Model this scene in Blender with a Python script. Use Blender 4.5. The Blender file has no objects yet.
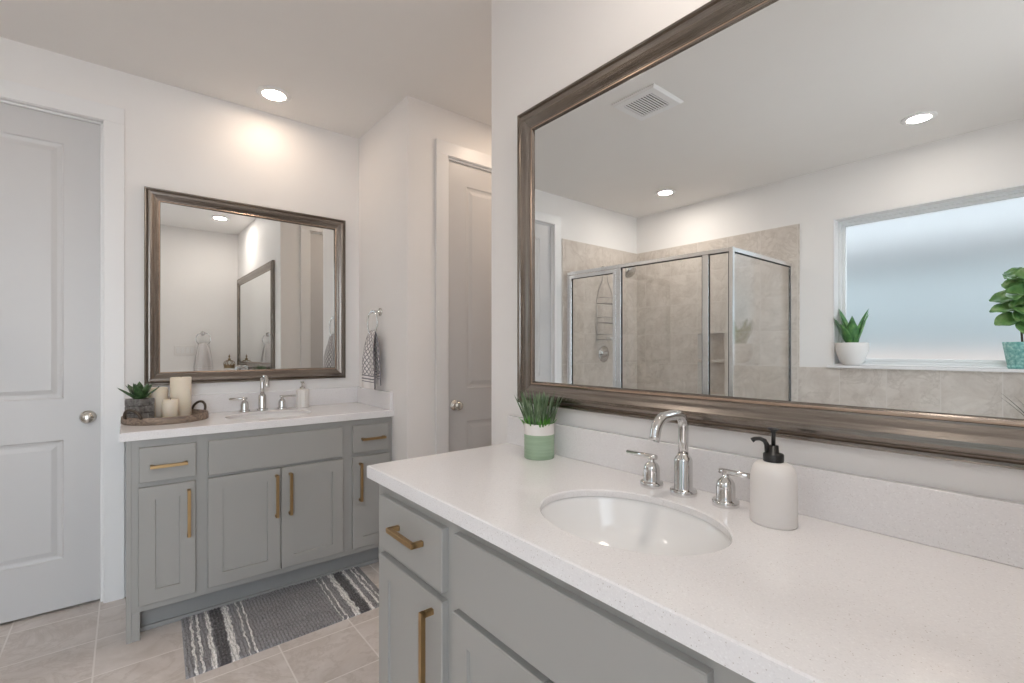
import bpy, bmesh, math, random
from mathutils import Vector, Matrix, noise

random.seed(7)
S = bpy.context.scene
COL = S.collection
PI = math.pi

# ------------------------------------------------------------------ camera
CAM_H = 1.295
TH = 0.6824
cam = bpy.data.cameras.new('camera')
cam.sensor_fit = 'HORIZONTAL'
cam.sensor_width = 36.0
cam.lens = 476.477 / 1024 * 36.0
cam.shift_y = (349.3 - 341.5) / 1024
cam.clip_start = 0.02
cam_o = bpy.data.objects.new('camera', cam)
cam_o.location = (0, 0, CAM_H)
cam_o.rotation_euler = (PI / 2, 0, -TH)
COL.objects.link(cam_o)
S.camera = cam_o

# ------------------------------------------------------------------ world, exposure
W = bpy.data.worlds.new('sky')
S.world = W
W.use_nodes = True
bg = W.node_tree.nodes['Background']
bg.inputs['Color'].default_value = (0.80, 0.905, 1.0, 1)
bg.inputs['Strength'].default_value = 5.4
S.view_settings.view_transform = 'Standard'
S.view_settings.look = 'None'
S.view_settings.gamma = 1.0
S.view_settings.exposure = 0.09
S.view_settings.use_curve_mapping = False
S.cycles.diffuse_bounces = 8
S.cycles.max_bounces = 16
S.cycles.transmission_bounces = 12
S.cycles.transparent_max_bounces = 16
S.cycles.sample_clamp_indirect = 6.0
LAMP = 365.0            # emission of the downlight lenses
LAMP_COL = (1.0, 0.895, 0.80)      # most of the lamps
LAMP_WARM = (1.0, 0.79, 0.61)      # the warmer lamp over the far vanity

# ------------------------------------------------------------------ room numbers
CEIL = 2.743
XM = 1.169      # mirror wall
XW = -2.071     # window wall
YF = 3.209      # far wall
YB = -0.34      # back wall
XC = 1.2511     # closet side wall
YC = 2.4833     # closet front wall
YR = 1.572      # end of the mirror wall
CT = 0.9328     # counter top

# ------------------------------------------------------------------ helpers: nodes
def new_mat(name):
    m = bpy.data.materials.new(name)
    m.use_nodes = True
    nt = m.node_tree
    return m, nt, nt.nodes['Principled BSDF']

def N(nt, typ, **kw):
    n = nt.nodes.new(typ)
    for k, v in kw.items():
        setattr(n, k, v)
    return n

def math_n(nt, op, a, b=None, c=None):
    n = N(nt, 'ShaderNodeMath', operation=op)
    for i, v in enumerate((a, b, c)):
        if v is None:
            continue
        if isinstance(v, (int, float)):
            n.inputs[i].default_value = v
        else:
            nt.links.new(v, n.inputs[i])
    return n.outputs[0]

def mix_col(nt, fac, a, b, blend='MIX'):
    n = N(nt, 'ShaderNodeMix', data_type='RGBA', blend_type=blend)
    for s, v in ((0, fac), (6, a), (7, b)):
        if isinstance(v, (int, float)):
            n.inputs[s].default_value = v
        elif isinstance(v, tuple):
            n.inputs[s].default_value = (v[0], v[1], v[2], 1)
        else:
            nt.links.new(v, n.inputs[s])
    return n.outputs[2]

def ramp(nt, fac, stops, interp='LINEAR'):
    n = N(nt, 'ShaderNodeValToRGB')
    n.color_ramp.interpolation = interp
    e = n.color_ramp.elements
    while len(e) > 1:
        e.remove(e[-1])
    for i, (p, c) in enumerate(stops):
        if not isinstance(c, tuple):
            c = (c, c, c)
        if i == 0:
            e[0].position = p
            e[0].color = (*c, 1)
        else:
            x = e.new(p)
            x.color = (*c, 1)
    nt.links.new(fac, n.inputs[0])
    return n.outputs[0]

def coords(nt, scale=(1, 1, 1), rot=(0, 0, 0)):
    tc = N(nt, 'ShaderNodeTexCoord')
    mp = N(nt, 'ShaderNodeMapping')
    mp.inputs['Scale'].default_value = scale
    mp.inputs['Rotation'].default_value = rot
    nt.links.new(tc.outputs['Object'], mp.inputs[0])
    return mp.outputs[0]

def noise_n(nt, vec, scale, detail=3, rough=0.5, dist=0.0):
    n = N(nt, 'ShaderNodeTexNoise')
    n.inputs['Scale'].default_value = scale
    n.inputs['Detail'].default_value = detail
    n.inputs['Roughness'].default_value = rough
    n.inputs['Distortion'].default_value = dist
    nt.links.new(vec, n.inputs['Vector'])
    return n.outputs[0]

def bump(nt, bsdf, h, strength=0.2, dist=0.002):
    b = N(nt, 'ShaderNodeBump')
    b.inputs['Strength'].default_value = strength
    b.inputs['Distance'].default_value = dist
    nt.links.new(h, b.inputs['Height'])
    nt.links.new(b.outputs[0], bsdf.inputs['Normal'])

def plain(name, col, rough=0.5, metal=0.0, var=0.04, vscale=6.0, bmp=0.0, bscale=200, coat=0.0, spec=0.5):
    """procedural paint / metal: a colour with faint mottling and optional fine bump"""
    m, nt, b = new_mat(name)
    v = coords(nt)
    n = noise_n(nt, v, vscale, 4)
    lo = tuple(c * (1 - var) for c in col)
    hi = tuple(min(1, c * (1 + var)) for c in col)
    nt.links.new(mix_col(nt, n, lo, hi), b.inputs['Base Color'])
    b.inputs['Roughness'].default_value = rough
    b.inputs['Metallic'].default_value = metal
    b.inputs['Coat Weight'].default_value = coat
    b.inputs['Specular IOR Level'].default_value = spec
    if bmp:
        bump(nt, b, noise_n(nt, v, bscale, 2), bmp, 0.001)
    return m

# ------------------------------------------------------------------ materials
M = {}
M['wall'] = plain('wall_paint', (0.84, 0.825, 0.815), 0.6, var=0.012, bmp=0.12, bscale=260, spec=0.3)
M['ceiling'] = plain('ceiling_paint', (0.82, 0.80, 0.78), 0.7, var=0.012, bmp=0.15, bscale=200, spec=0.2)
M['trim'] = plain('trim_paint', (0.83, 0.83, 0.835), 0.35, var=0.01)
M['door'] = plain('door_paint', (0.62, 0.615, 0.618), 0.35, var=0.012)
M['cabinet'] = plain('cabinet_paint', (0.345, 0.34, 0.325), 0.38, var=0.02, vscale=3)
M['toe'] = plain('toe_kick_paint', (0.30, 0.30, 0.295), 0.5, var=0.03)
M['chrome'] = plain('polished_chrome', (0.68, 0.675, 0.67), 0.05, 1.0, var=0.01)
M['nickel'] = plain('satin_nickel', (0.66, 0.64, 0.60), 0.18, 1.0, var=0.03)
M['alu'] = plain('brushed_aluminium', (0.90, 0.90, 0.90), 0.2, 1.0, var=0.006, vscale=20)
M['rubber'] = plain('dark_glazing_gasket', (0.02, 0.02, 0.02), 0.7)
M['brass'] = plain('champagne_bronze', (0.46, 0.31, 0.155), 0.38, 1.0, var=0.08, vscale=40)
M['black'] = plain('black_plastic', (0.012, 0.012, 0.012), 0.35)
M['ceramic'] = plain('matte_white_ceramic', (0.80, 0.775, 0.755), 0.42, var=0.015)
M['porcelain'] = plain('glossy_porcelain', (0.82, 0.815, 0.81), 0.16, var=0.005)
M['wax'] = plain('cream_wax', (0.78, 0.70, 0.58), 0.5, var=0.05, vscale=14)
M['wax'].node_tree.nodes['Principled BSDF'].inputs['Subsurface Weight'].default_value = 0.25
M['wax'].node_tree.nodes['Principled BSDF'].inputs['Subsurface Radius'].default_value = (0.02, 0.014, 0.008)
M['wick'] = plain('burnt_wick', (0.05, 0.04, 0.035), 0.8)
M['soil'] = plain('potting_soil', (0.05, 0.035, 0.025), 0.9, var=0.5, vscale=120, bmp=0.6, bscale=150)
M['gold'] = plain('antique_gold', (0.27, 0.20, 0.12), 0.4, 1.0, var=0.3, vscale=40)
M['plate'] = plain('switch_plate_plastic', (0.78, 0.76, 0.74), 0.35, var=0.01)
M['iron'] = plain('dark_iron', (0.10, 0.08, 0.065), 0.45, 0.7, var=0.2, vscale=30)
M['wire'] = plain('caddy_steel_wire', (0.40, 0.39, 0.38), 0.3, 1.0, var=0.05)
M['tub'] = plain('white_tub_acrylic', (0.82, 0.82, 0.82), 0.15, var=0.01)
M['vinyl'] = plain('white_vinyl', (0.80, 0.82, 0.83), 0.35, var=0.01)

def mirror_mat():
    m, nt, b = new_mat('mirror_silver')
    v = coords(nt)
    n = noise_n(nt, v, 3, 2)
    nt.links.new(mix_col(nt, n, (0.855, 0.88, 0.885), (0.865, 0.89, 0.895)), b.inputs['Base Color'])
    b.inputs['Metallic'].default_value = 1.0
    b.inputs['Roughness'].default_value = 0.0
    return m
M['mirror'] = mirror_mat()

def frame_mat(name, scale):
    m, nt, b = new_mat(name)
    v = coords(nt, scale)
    n1 = noise_n(nt, v, 1.0, 6, 0.65)
    n2 = noise_n(nt, v, 3.3, 5, 0.7)
    c = ramp(nt, n1, [(0.25, (0.20, 0.175, 0.155)), (0.5, (0.27, 0.24, 0.215)), (0.75, (0.35, 0.32, 0.29))])
    c = mix_col(nt, math_n(nt, 'MULTIPLY', n2, 0.25), c, (0.17, 0.135, 0.105))
    nt.links.new(c, b.inputs['Base Color'])
    b.inputs['Metallic'].default_value = 1.0
    nt.links.new(ramp(nt, n2, [(0.3, 0.16), (0.7, 0.30)]), b.inputs['Roughness'])
    bump(nt, b, n2, 0.12, 0.001)
    return m
# streaks run along each member of the frame
M['frame_h'] = frame_mat('pewter_frame_streaked_lengthwise', (5, 160, 160))
M['frame_v'] = frame_mat('pewter_frame_streaked_upright', (160, 160, 5))

M['copper'] = plain('copper_toned_lip', (0.46, 0.35, 0.275), 0.25, 1.0, var=0.15, vscale=30)
M['edge'] = plain('dark_frame_edge', (0.20, 0.165, 0.135), 0.35, 1.0, var=0.2, vscale=30)

def quartz():
    m, nt, b = new_mat('white_quartz')
    v = coords(nt)
    vo = N(nt, 'ShaderNodeTexVoronoi')
    vo.inputs['Scale'].default_value = 420
    nt.links.new(v, vo.inputs['Vector'])
    sep = N(nt, 'ShaderNodeSeparateColor')
    nt.links.new(vo.outputs['Color'], sep.inputs[0])
    grain = ramp(nt, sep.outputs[0], [(0.0, (0.755, 0.74, 0.745)), (0.12, (0.80, 0.785, 0.79)), (0.9, (0.82, 0.805, 0.81)), (1.0, (0.86, 0.85, 0.855))])
    vo2 = N(nt, 'ShaderNodeTexVoronoi')
    vo2.inputs['Scale'].default_value = 330
    nt.links.new(v, vo2.inputs['Vector'])
    sep2 = N(nt, 'ShaderNodeSeparateColor')
    nt.links.new(vo2.outputs['Color'], sep2.inputs[0])
    small = math_n(nt, 'LESS_THAN', vo2.outputs['Distance'], 0.28)
    pick = math_n(nt, 'GREATER_THAN', sep2.outputs[1], 0.95)
    dot = math_n(nt, 'MULTIPLY', math_n(nt, 'MULTIPLY', small, pick), 0.6)
    c = mix_col(nt, dot, grain, (0.40, 0.34, 0.30))
    nt.links.new(c, b.inputs['Base Color'])
    b.inputs['Roughness'].default_value = 0.13
    return m
M['quartz'] = quartz()

def tile_mat(name, plane, cA, cB, cV, grout, size=(0.3, 0.298), off=(0, 0), rough=0.28, mortar=0.0035):
    m, nt, b = new_mat(name)
    tc = N(nt, 'ShaderNodeTexCoord')
    sp = N(nt, 'ShaderNodeSeparateXYZ')
    nt.links.new(tc.outputs['Object'], sp.inputs[0])
    idx = {'x': 0, 'y': 1, 'z': 2}
    u = math_n(nt, 'ADD', sp.outputs[idx[plane[0]]], 30 * size[0] - off[0])
    w = math_n(nt, 'ADD', sp.outputs[idx[plane[1]]], 30 * size[1] - off[1])
    cb = N(nt, 'ShaderNodeCombineXYZ')
    nt.links.new(u, cb.inputs[0])
    nt.links.new(w, cb.inputs[1])
    br = N(nt, 'ShaderNodeTexBrick')
    br.offset = 0.0
    br.squash = 1.0
    br.inputs['Scale'].default_value = 1.0
    br.inputs['Brick Width'].default_value = size[0]
    br.inputs['Row Height'].default_value = size[1]
    br.inputs['Mortar Size'].default_value = mortar
    br.inputs['Mortar Smooth'].default_value = 0.2
    nt.links.new(cb.outputs[0], br.inputs['Vector'])
    # a random shift per tile so that the veins break at the joints
    iu = math_n(nt, 'FLOOR', math_n(nt, 'DIVIDE', u, size[0]))
    iw = math_n(nt, 'FLOOR', math_n(nt, 'DIVIDE', w, size[1]))
    cb2 = N(nt, 'ShaderNodeCombineXYZ')
    nt.links.new(math_n(nt, 'ADD', u, math_n(nt, 'MULTIPLY', iw, 1.37)), cb2.inputs[0])
    nt.links.new(math_n(nt, 'ADD', w, math_n(nt, 'MULTIPLY', iu, 2.11)), cb2.inputs[1])
    nt.links.new(math_n(nt, 'MULTIPLY', math_n(nt, 'ADD', iu, iw), 0.73), cb2.inputs[2])
    n1 = noise_n(nt, cb2.outputs[0], 5.5, 8, 0.68, 0.5)
    n2 = noise_n(nt, cb2.outputs[0], 4.0, 8, 0.65, 1.0)
    c = mix_col(nt, ramp(nt, n1, [(0.33, 0.0), (0.67, 1.0)]), cA, cB)
    vein = ramp(nt, n2, [(0.465, 0.0), (0.5, 0.45), (0.535, 0.0)])
    c = mix_col(nt, vein, c, cV)
    c = mix_col(nt, br.outputs['Fac'], c, grout)
    nt.links.new(c, b.inputs['Base Color'])
    b.inputs['Roughness'].default_value = rough
    bump(nt, b, math_n(nt, 'SUBTRACT', 1.0, br.outputs['Fac']), 0.4, 0.0015)
    return m
TA, TB, TV, TG = (0.545, 0.485, 0.435), (0.72, 0.665, 0.61), (0.45, 0.395, 0.345), (0.67, 0.62, 0.575)
M['tile_xz'] = tile_mat('beige_stone_wall_tile', 'xz', TA, TB, TV, TG, off=(-0.905, 1.153))
M['tile_yz'] = tile_mat('beige_stone_wall_tile_turned', 'yz', TA, TB, TV, TG, off=(1.287, 1.153))
M['tile_xy'] = tile_mat('beige_stone_deck_tile', 'xy', TA, TB, TV, TG, off=(0, 0))
M['floor'] = tile_mat('beige_floor_tile', 'xy', (0.56, 0.50, 0.46), (0.70, 0.645, 0.615), (0.46, 0.395, 0.355), (0.78, 0.73, 0.70),
                      size=(0.31, 0.307), off=(-0.099, 2.20), rough=0.32, mortar=0.0035)

def glass_pane_mat():
    m = bpy.data.materials.new('clear_shower_glass')
    m.use_nodes = True
    nt = m.node_tree
    nt.nodes.clear()
    out = N(nt, 'ShaderNodeOutputMaterial')
    tr = N(nt, 'ShaderNodeBsdfTransparent')
    tr.inputs[0].default_value = (0.985, 0.99, 0.988, 1)
    gl = N(nt, 'ShaderNodeBsdfGlossy')
    gl.inputs['Roughness'].default_value = 0.0
    gl.inputs['Color'].default_value = (1, 1, 1, 1)
    fr = N(nt, 'ShaderNodeFresnel')
    ge = N(nt, 'ShaderNodeNewGeometry')
    ior = math_n(nt, 'SUBTRACT', 1.56, math_n(nt, 'MULTIPLY', ge.outputs['Backfacing'], 1.56 - 1 / 1.56))
    nt.links.new(ior, fr.inputs['IOR'])
    mx = N(nt, 'ShaderNodeMixShader')
    nt.links.new(fr.outputs[0], mx.inputs[0])
    nt.links.new(tr.outputs[0], mx.inputs[1])
    nt.links.new(gl.outputs[0], mx.inputs[2])
    nt.links.new(mx.outputs[0], out.inputs[0])
    return m
M['glass'] = glass_pane_mat()

def frosted():
    m, nt, b = new_mat('obscure_frosted_glass')
    v = coords(nt)
    n = noise_n(nt, v, 90, 2)
    b.inputs['Base Color'].default_value = (0.975, 0.955, 0.93, 1)
    b.inputs['Transmission Weight'].default_value = 1.0
    b.inputs['Roughness'].default_value = 0.33
    b.inputs['IOR'].default_value = 1.45
    bump(nt, b, n, 0.15, 0.002)
    return m
M['frosted'] = frosted()

def lens_mat(dim=1.0, col=LAMP_COL):
    m, nt, b = new_mat('lit_lamp_lens')
    b.inputs['Base Color'].default_value = (0.9, 0.9, 0.9, 1)
    b.inputs['Emission Color'].default_value = (*col, 1)
    b.inputs['Emission Strength'].default_value = LAMP * dim
    return m

def leaf_mat(name, base, mid, tip, rough=0.4, scale=(60, 60, 8)):
    m, nt, b = new_mat(name)
    v = coords(nt, scale)
    n = noise_n(nt, v, 1.0, 4)
    nt.links.new(ramp(nt, n, [(0.3, base), (0.5, mid), (0.72, tip)]), b.inputs['Base Color'])
    b.inputs['Roughness'].default_value = rough
    b.inputs['Subsurface Weight'].default_value = 0.05
    b.inputs['Subsurface Radius'].default_value = (0.004, 0.006, 0.002)
    return m
M['grass'] = leaf_mat('grass_blades', (0.035, 0.075, 0.03), (0.115, 0.19, 0.09), (0.34, 0.42, 0.29), scale=(120, 120, 10))
M['grass_young'] = leaf_mat('short_bright_blades', (0.05, 0.22, 0.03), (0.11, 0.36, 0.05), (0.18, 0.45, 0.09))
M['succulent'] = leaf_mat('succulent_leaf', (0.016, 0.045, 0.016), (0.035, 0.09, 0.028), (0.10, 0.17, 0.08), scale=(70, 70, 25))
M['snake'] = leaf_mat('broad_upright_leaf', (0.035, 0.13, 0.04), (0.075, 0.23, 0.06), (0.24, 0.42, 0.13), 0.35, (38, 38, 14))
M['fig'] = leaf_mat('fiddle_leaf', (0.06, 0.17, 0.06), (0.13, 0.28, 0.08), (0.30, 0.43, 0.18), 0.3, (14, 14, 14))
M['stem'] = plain('woody_stem', (0.13, 0.09, 0.06), 0.7, var=0.3, vscale=60)
M['spiky'] = leaf_mat('dark_spiky_blades', (0.02, 0.03, 0.02), (0.03, 0.05, 0.035), (0.06, 0.08, 0.06))

def wood_tray():
    m, nt, b = new_mat('weathered_wood')
    v = coords(nt, (6, 60, 60))
    n = noise_n(nt, v, 1.0, 6, 0.65, 0.6)
    nt.links.new(ramp(nt, n, [(0.3, (0.10, 0.075, 0.058)), (0.5, (0.24, 0.18, 0.14)), (0.7, (0.40, 0.31, 0.235))]), b.inputs['Base Color'])
    b.inputs['Roughness'].default_value = 0.6
    bump(nt, b, n, 0.4, 0.001)
    return m
M['tray'] = wood_tray()

def brick_pot():
    m, nt, b = new_mat('grey_stone_block')
    v = coords(nt)
    n = noise_n(nt, v, 60, 5, 0.6)
    nt.links.new(ramp(nt, n, [(0.3, (0.09, 0.085, 0.08)), (0.55, (0.20, 0.19, 0.185)), (0.75, (0.33, 0.32, 0.31))]), b.inputs['Base Color'])
    b.inputs['Roughness'].default_value = 0.85
    bump(nt, b, n, 0.5, 0.002)
    return m
M['stone'] = brick_pot()
M['mortar'] = plain('dark_mortar', (0.05, 0.047, 0.045), 0.9, var=0.2, vscale=60)

def teal_pot():
    m, nt, b = new_mat('textured_teal_ceramic')
    v = coords(nt)
    n = noise_n(nt, v, 60, 3, 0.5)
    nt.links.new(ramp(nt, n, [(0.35, (0.13, 0.36, 0.335)), (0.55, (0.26, 0.53, 0.49)), (0.7, (0.46, 0.70, 0.66))]), b.inputs['Base Color'])
    b.inputs['Roughness'].default_value = 0.4
    bump(nt, b, n, 0.6, 0.004)
    return m
M['teal'] = teal_pot()

def glaze_green():
    m, nt, b = new_mat('sage_green_glaze')
    v = coords(nt, (8, 8, 130))
    n = noise_n(nt, v, 1.0, 3)
    nt.links.new(ramp(nt, n, [(0.3, (0.30, 0.425, 0.29)), (0.6, (0.37, 0.50, 0.355)), (0.8, (0.43, 0.55, 0.41))]), b.inputs['Base Color'])
    b.inputs['Roughness'].default_value = 0.5
    bump(nt, b, n, 0.3, 0.001)
    return m
M['sage'] = glaze_green()

def rug_mat():
    m, nt, b = new_mat('striped_chenille')
    tc = N(nt, 'ShaderNodeTexCoord')
    wob = noise_n(nt, tc.outputs['Object'], 28, 2)
    sp = N(nt, 'ShaderNodeSeparateXYZ')
    nt.links.new(tc.outputs['Object'], sp.inputs[0])
    t = math_n(nt, 'DIVIDE', math_n(nt, 'ADD', math_n(nt, 'ADD', math_n(nt, 'SUBTRACT', sp.outputs[0], math_n(nt, 'MULTIPLY', sp.outputs[1], 0.075)), 0.435), math_n(nt, 'MULTIPLY', math_n(nt, 'SUBTRACT', wob, 0.5), 0.022)), 0.87)
    G, Wh, D = (0.29, 0.28, 0.295), (0.92, 0.90, 0.88), (0.075, 0.07, 0.075)
    st = [(0.0, G)]
    def band(a, c, z=G):
        st.append((a[0] / .87, c))
        st.append((a[1] / .87, z))
    for s in (0, 1):
        bands = [((.030, .039), Wh), ((.053, .062), Wh), ((.090, .108), Wh), ((.113, .158), D), ((.163, .187), Wh), ((.222, .231), Wh), ((.245, .254), Wh)]
        if s:
            bands = [((.87 - b_, .87 - a_), c_) for (a_, b_), c_ in reversed(bands)]
        for a, c in bands:
            band(a, c)
    c = ramp(nt, t, st, 'CONSTANT')
    v = coords(nt)
    n = noise_n(nt, v, 170, 2)
    c = mix_col(nt, ramp(nt, n, [(0.35, 0.45), (0.62, 0.0)]), c, (0.03, 0.03, 0.035))
    c = mix_col(nt, ramp(nt, noise_n(nt, v, 110, 2), [(0.55, 0.0), (0.75, 0.4)]), c, (0.55, 0.54, 0.55))
    rib_shade = math_n(nt, 'SINE', math_n(nt, 'MULTIPLY', math_n(nt, 'ADD', sp.outputs[0], math_n(nt, 'MULTIPLY', wob, 0.02)), 2 * PI / 0.0145))
    c = mix_col(nt, ramp(nt, rib_shade, [(0.0, 0.0), (0.6, 0.0), (1.0, 0.55)]), c, (0.05, 0.05, 0.055))  # shade of the valleys between ribs, mixed into the colour
    nt.links.new(c, b.inputs['Base Color'])
    b.inputs['Roughness'].default_value = 0.95
    b.inputs['Sheen Weight'].default_value = 0.3
    return m
M['rug'] = rug_mat()

def towel_mat(name, dark):
    """white cloth with a grey trellis, and stripes above the hem (object z runs down from 0)"""
    m, nt, b = new_mat(name)
    tc = N(nt, 'ShaderNodeTexCoord')
    uv = N(nt, 'ShaderNodeUVMap', uv_map='UVMap')
    sp = N(nt, 'ShaderNodeSeparateXYZ')
    nt.links.new(uv.outputs[0], sp.inputs[0])
    u, v = sp.outputs[0], sp.outputs[1]
    k = 9.5
    a = math_n(nt, 'ABSOLUTE', math_n(nt, 'SUBTRACT', math_n(nt, 'FRACT', math_n(nt, 'MULTIPLY', math_n(nt, 'ADD', u, v), k)), 0.5))
    d = math_n(nt, 'ABSOLUTE', math_n(nt, 'SUBTRACT', math_n(nt, 'FRACT', math_n(nt, 'MULTIPLY', math_n(nt, 'SUBTRACT', u, v), k)), 0.5))
    lat = math_n(nt, 'LESS_THAN', math_n(nt, 'MINIMUM', a, d), 0.13)
    top = math_n(nt, 'GREATER_THAN', v, 0.26)
    lat = math_n(nt, 'MULTIPLY', lat, top)
    s1 = math_n(nt, 'LESS_THAN', math_n(nt, 'ABSOLUTE', math_n(nt, 'SUBTRACT', v, 0.245)), 0.012)
    s2 = math_n(nt, 'LESS_THAN', math_n(nt, 'ABSOLUTE', math_n(nt, 'SUBTRACT', v, 0.185)), 0.012)
    s3 = math_n(nt, 'LESS_THAN', math_n(nt, 'ABSOLUTE', math_n(nt, 'SUBTRACT', v, 0.135)), 0.008)
    e = math_n(nt, 'GREATER_THAN', math_n(nt, 'ABSOLUTE', math_n(nt, 'SUBTRACT', u, 0.5)), 0.47)
    f = math_n(nt, 'MINIMUM', 1.0, math_n(nt, 'ADD', math_n(nt, 'ADD', lat, e), math_n(nt, 'ADD', math_n(nt, 'ADD', s1, s2), s3)))
    c = mix_col(nt, f, (0.72, 0.69, 0.68), dark)
    nt.links.new(c, b.inputs['Base Color'])
    b.inputs['Roughness'].default_value = 0.95
    bump(nt, b, noise_n(nt, coords(nt), 500, 2), 0.4, 0.002)
    return m
M['towel'] = towel_mat('trellis_cotton', (0.21, 0.20, 0.22))
M['towel_pale'] = towel_mat('pale_trellis_cotton', (0.42, 0.40, 0.40))
M['ground'] = plain('tan_patio', (0.70, 0.62, 0.56), 0.9, var=0.1)
M['fence'] = plain('added_blue_grey_siding', (0.245, 0.275, 0.285), 0.8, var=0.08)  # this and the next three colour added outdoor surfaces that tone the pane
M['eave'] = plain('added_dark_eave', (0.12, 0.12, 0.123), 0.8, var=0.08)
M['roof'] = plain('added_pale_roofing', (0.175, 0.175, 0.177), 0.8, var=0.08)
M['garden'] = plain('added_tan_render', (0.50, 0.41, 0.37), 0.9, var=0.08)

# ------------------------------------------------------------------ helpers: meshes
def bm_new():
    return bmesh.new()

def xf(bm, vs, mat4):
    bmesh.ops.transform(bm, matrix=mat4, verts=vs)

def box(bm, lo, hi, bev=0.0, seg=2, mi=0):
    """axis box; bevelled by bev"""
    v = [bm.verts.new((x, y, z)) for x in (lo[0], hi[0]) for y in (lo[1], hi[1]) for z in (lo[2], hi[2])]
    q = [(0, 1, 3, 2), (4, 6, 7, 5), (0, 4, 5, 1), (2, 3, 7, 6), (0, 2, 6, 4), (1, 5, 7, 3)]
    fs = [bm.faces.new([v[i] for i in f]) for f in q]
    for f in fs:
        f.material_index = mi
    if bev > 0:
        es = list({e for f in fs for e in f.edges})
        r = bmesh.ops.bevel(bm, geom=es, offset=bev, segments=seg, affect='EDGES', profile=0.5)
        for f in r['faces']:
            f.material_index = mi
    return v

def lathe(bm, prof, n=32, c=(0, 0, 0), sx=1.0, sy=1.0, cap=True, mi=0, smooth=True):
    """surface of revolution about z; prof = [(r, z)...]"""
    rings = []
    for r, z in prof:
        if r < 1e-6:
            rings.append([bm.verts.new((c[0], c[1], c[2] + z))])
        else:
            rings.append([bm.verts.new((c[0] + sx * r * math.cos(2 * PI * i / n), c[1] + sy * r * math.sin(2 * PI * i / n), c[2] + z)) for i in range(n)])
    for a, b in zip(rings, rings[1:]):
        for i in range(n):
            j = (i + 1) % n
            if len(a) == 1 and len(b) == 1:
                continue
            if len(a) == 1:
                f = bm.faces.new((a[0], b[j], b[i]))
            elif len(b) == 1:
                f = bm.faces.new((a[i], a[j], b[0]))
            else:
                f = bm.faces.new((a[i], a[j], b[j], b[i]))
            f.smooth = smooth
            f.material_index = mi
    if cap:
        for rg, fl in ((rings[0], True), (rings[-1], False)):
            if len(rg) > 2:
                f = bm.faces.new(rg[::-1] if fl else rg)
                f.material_index = mi
    return [v for r in rings for v in r]

def tube(bm, pts, rad, n=12, closed=False, cap=True, mi=0):
    """round tube along points; rad number or list"""
    pts = [Vector(p) for p in pts]
    L = len(pts)
    rads = rad if isinstance(rad, (list, tuple)) else [rad] * L
    rings = []
    prev = None
    for i, p in enumerate(pts):
        a = pts[(i - 1) % L] if (closed or i > 0) else p
        b = pts[(i + 1) % L] if (closed or i < L - 1) else p
        t = (b - a).normalized()
        if prev is None:
            up = Vector((0, 0, 1)) if abs(t.z) < 0.9 else Vector((1, 0, 0))
            nrm = (up - t * up.dot(t)).normalized()
        else:
            nrm = (prev - t * prev.dot(t))
            nrm = nrm.normalized() if nrm.length > 1e-6 else prev
        prev = nrm
        bn = t.cross(nrm)
        rings.append([bm.verts.new(p + (nrm * math.cos(2 * PI * k / n) + bn * math.sin(2 * PI * k / n)) * rads[i]) for k in range(n)])
    pairs = list(zip(rings, rings[1:]))
    if closed:
        pairs.append((rings[-1], rings[0]))
    for a, b in pairs:
        for k in range(n):
            j = (k + 1) % n
            f = bm.faces.new((a[k], a[j], b[j], b[k]))
            f.smooth = True
            f.material_index = mi
    if cap and not closed:
        f = bm.faces.new(rings[0][::-1]); f.material_index = mi
        f = bm.faces.new(rings[-1]); f.material_index = mi

def arc(c, r, a0, a1, n, plane='yz'):
    out = []
    for i in range(n + 1):
        a = a0 + (a1 - a0) * i / n
        p, q = r * math.cos(a), r * math.sin(a)
        if plane == 'yz':
            out.append((c[0], c[1] + p, c[2] + q))
        elif plane == 'xz':
            out.append((c[0] + p, c[1], c[2] + q))
        else:
            out.append((c[0] + p, c[1] + q, c[2]))
    return out

def loops_rect(bm, loops, mats=None, fill=False, close=True):
    """skin between successive 4-corner loops (each a list of 4 points)"""
    R = [[bm.verts.new(p) for p in lp] for lp in loops]
    for a, b in zip(R, R[1:]):
        for k in range(4):
            j = (k + 1) % 4
            f = bm.faces.new((a[k], a[j], b[j], b[k]))
            if mats:
                f.material_index = mats[k]
    if fill:
        bm.faces.new(R[-1])
    return R

def link(o):
    COL.objects.link(o)
    return o

def obj(name, bm, mat, parent=None, recalc=True, smooth_angle=None):
    if recalc:
        bmesh.ops.recalc_face_normals(bm, faces=bm.faces[:])
    me = bpy.data.meshes.new(name)
    bm.to_mesh(me)
    bm.free()
    for m in (mat if isinstance(mat, (list, tuple)) else [mat]):
        me.materials.append(m)
    o = bpy.data.objects.new(name, me)
    if parent is not None:
        o.parent = parent
    return link(o)

def thing(name, label, cat, loc=(0, 0, 0), rotz=0.0, group=None):
    o = bpy.data.objects.new(name, None)
    o.empty_display_size = 0.05
    o.location = loc
    o.rotation_euler = (0, 0, rotz)
    o['label'] = label
    o['category'] = cat
    if group:
        o['group'] = group
    return link(o)

def solo(name, bm, mat, label, cat, loc=(0, 0, 0), rotz=0.0, group=None):
    o = obj(name, bm, mat)
    o.location = loc
    o.rotation_euler = (0, 0, rotz)
    o['label'] = label
    o['category'] = cat
    if group:
        o['group'] = group
    return o

def struct(name, bm, mat, label, cat, parent=None):
    o = obj(name, bm, mat, parent)
    o['kind'] = 'structure'
    o['label'] = label
    o['category'] = cat
    return o

def struct_empty(name, label, cat, loc=(0, 0, 0), rotz=0.0):
    o = thing(name, label, cat, loc, rotz)
    o['kind'] = 'structure'
    return o

def copy_tree(o, parent=None):
    c = o.copy()
    COL.objects.link(c)
    if parent is not None:
        c.parent = parent
    for ch in list(o.children):
        copy_tree(ch, c)
    return c

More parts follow.
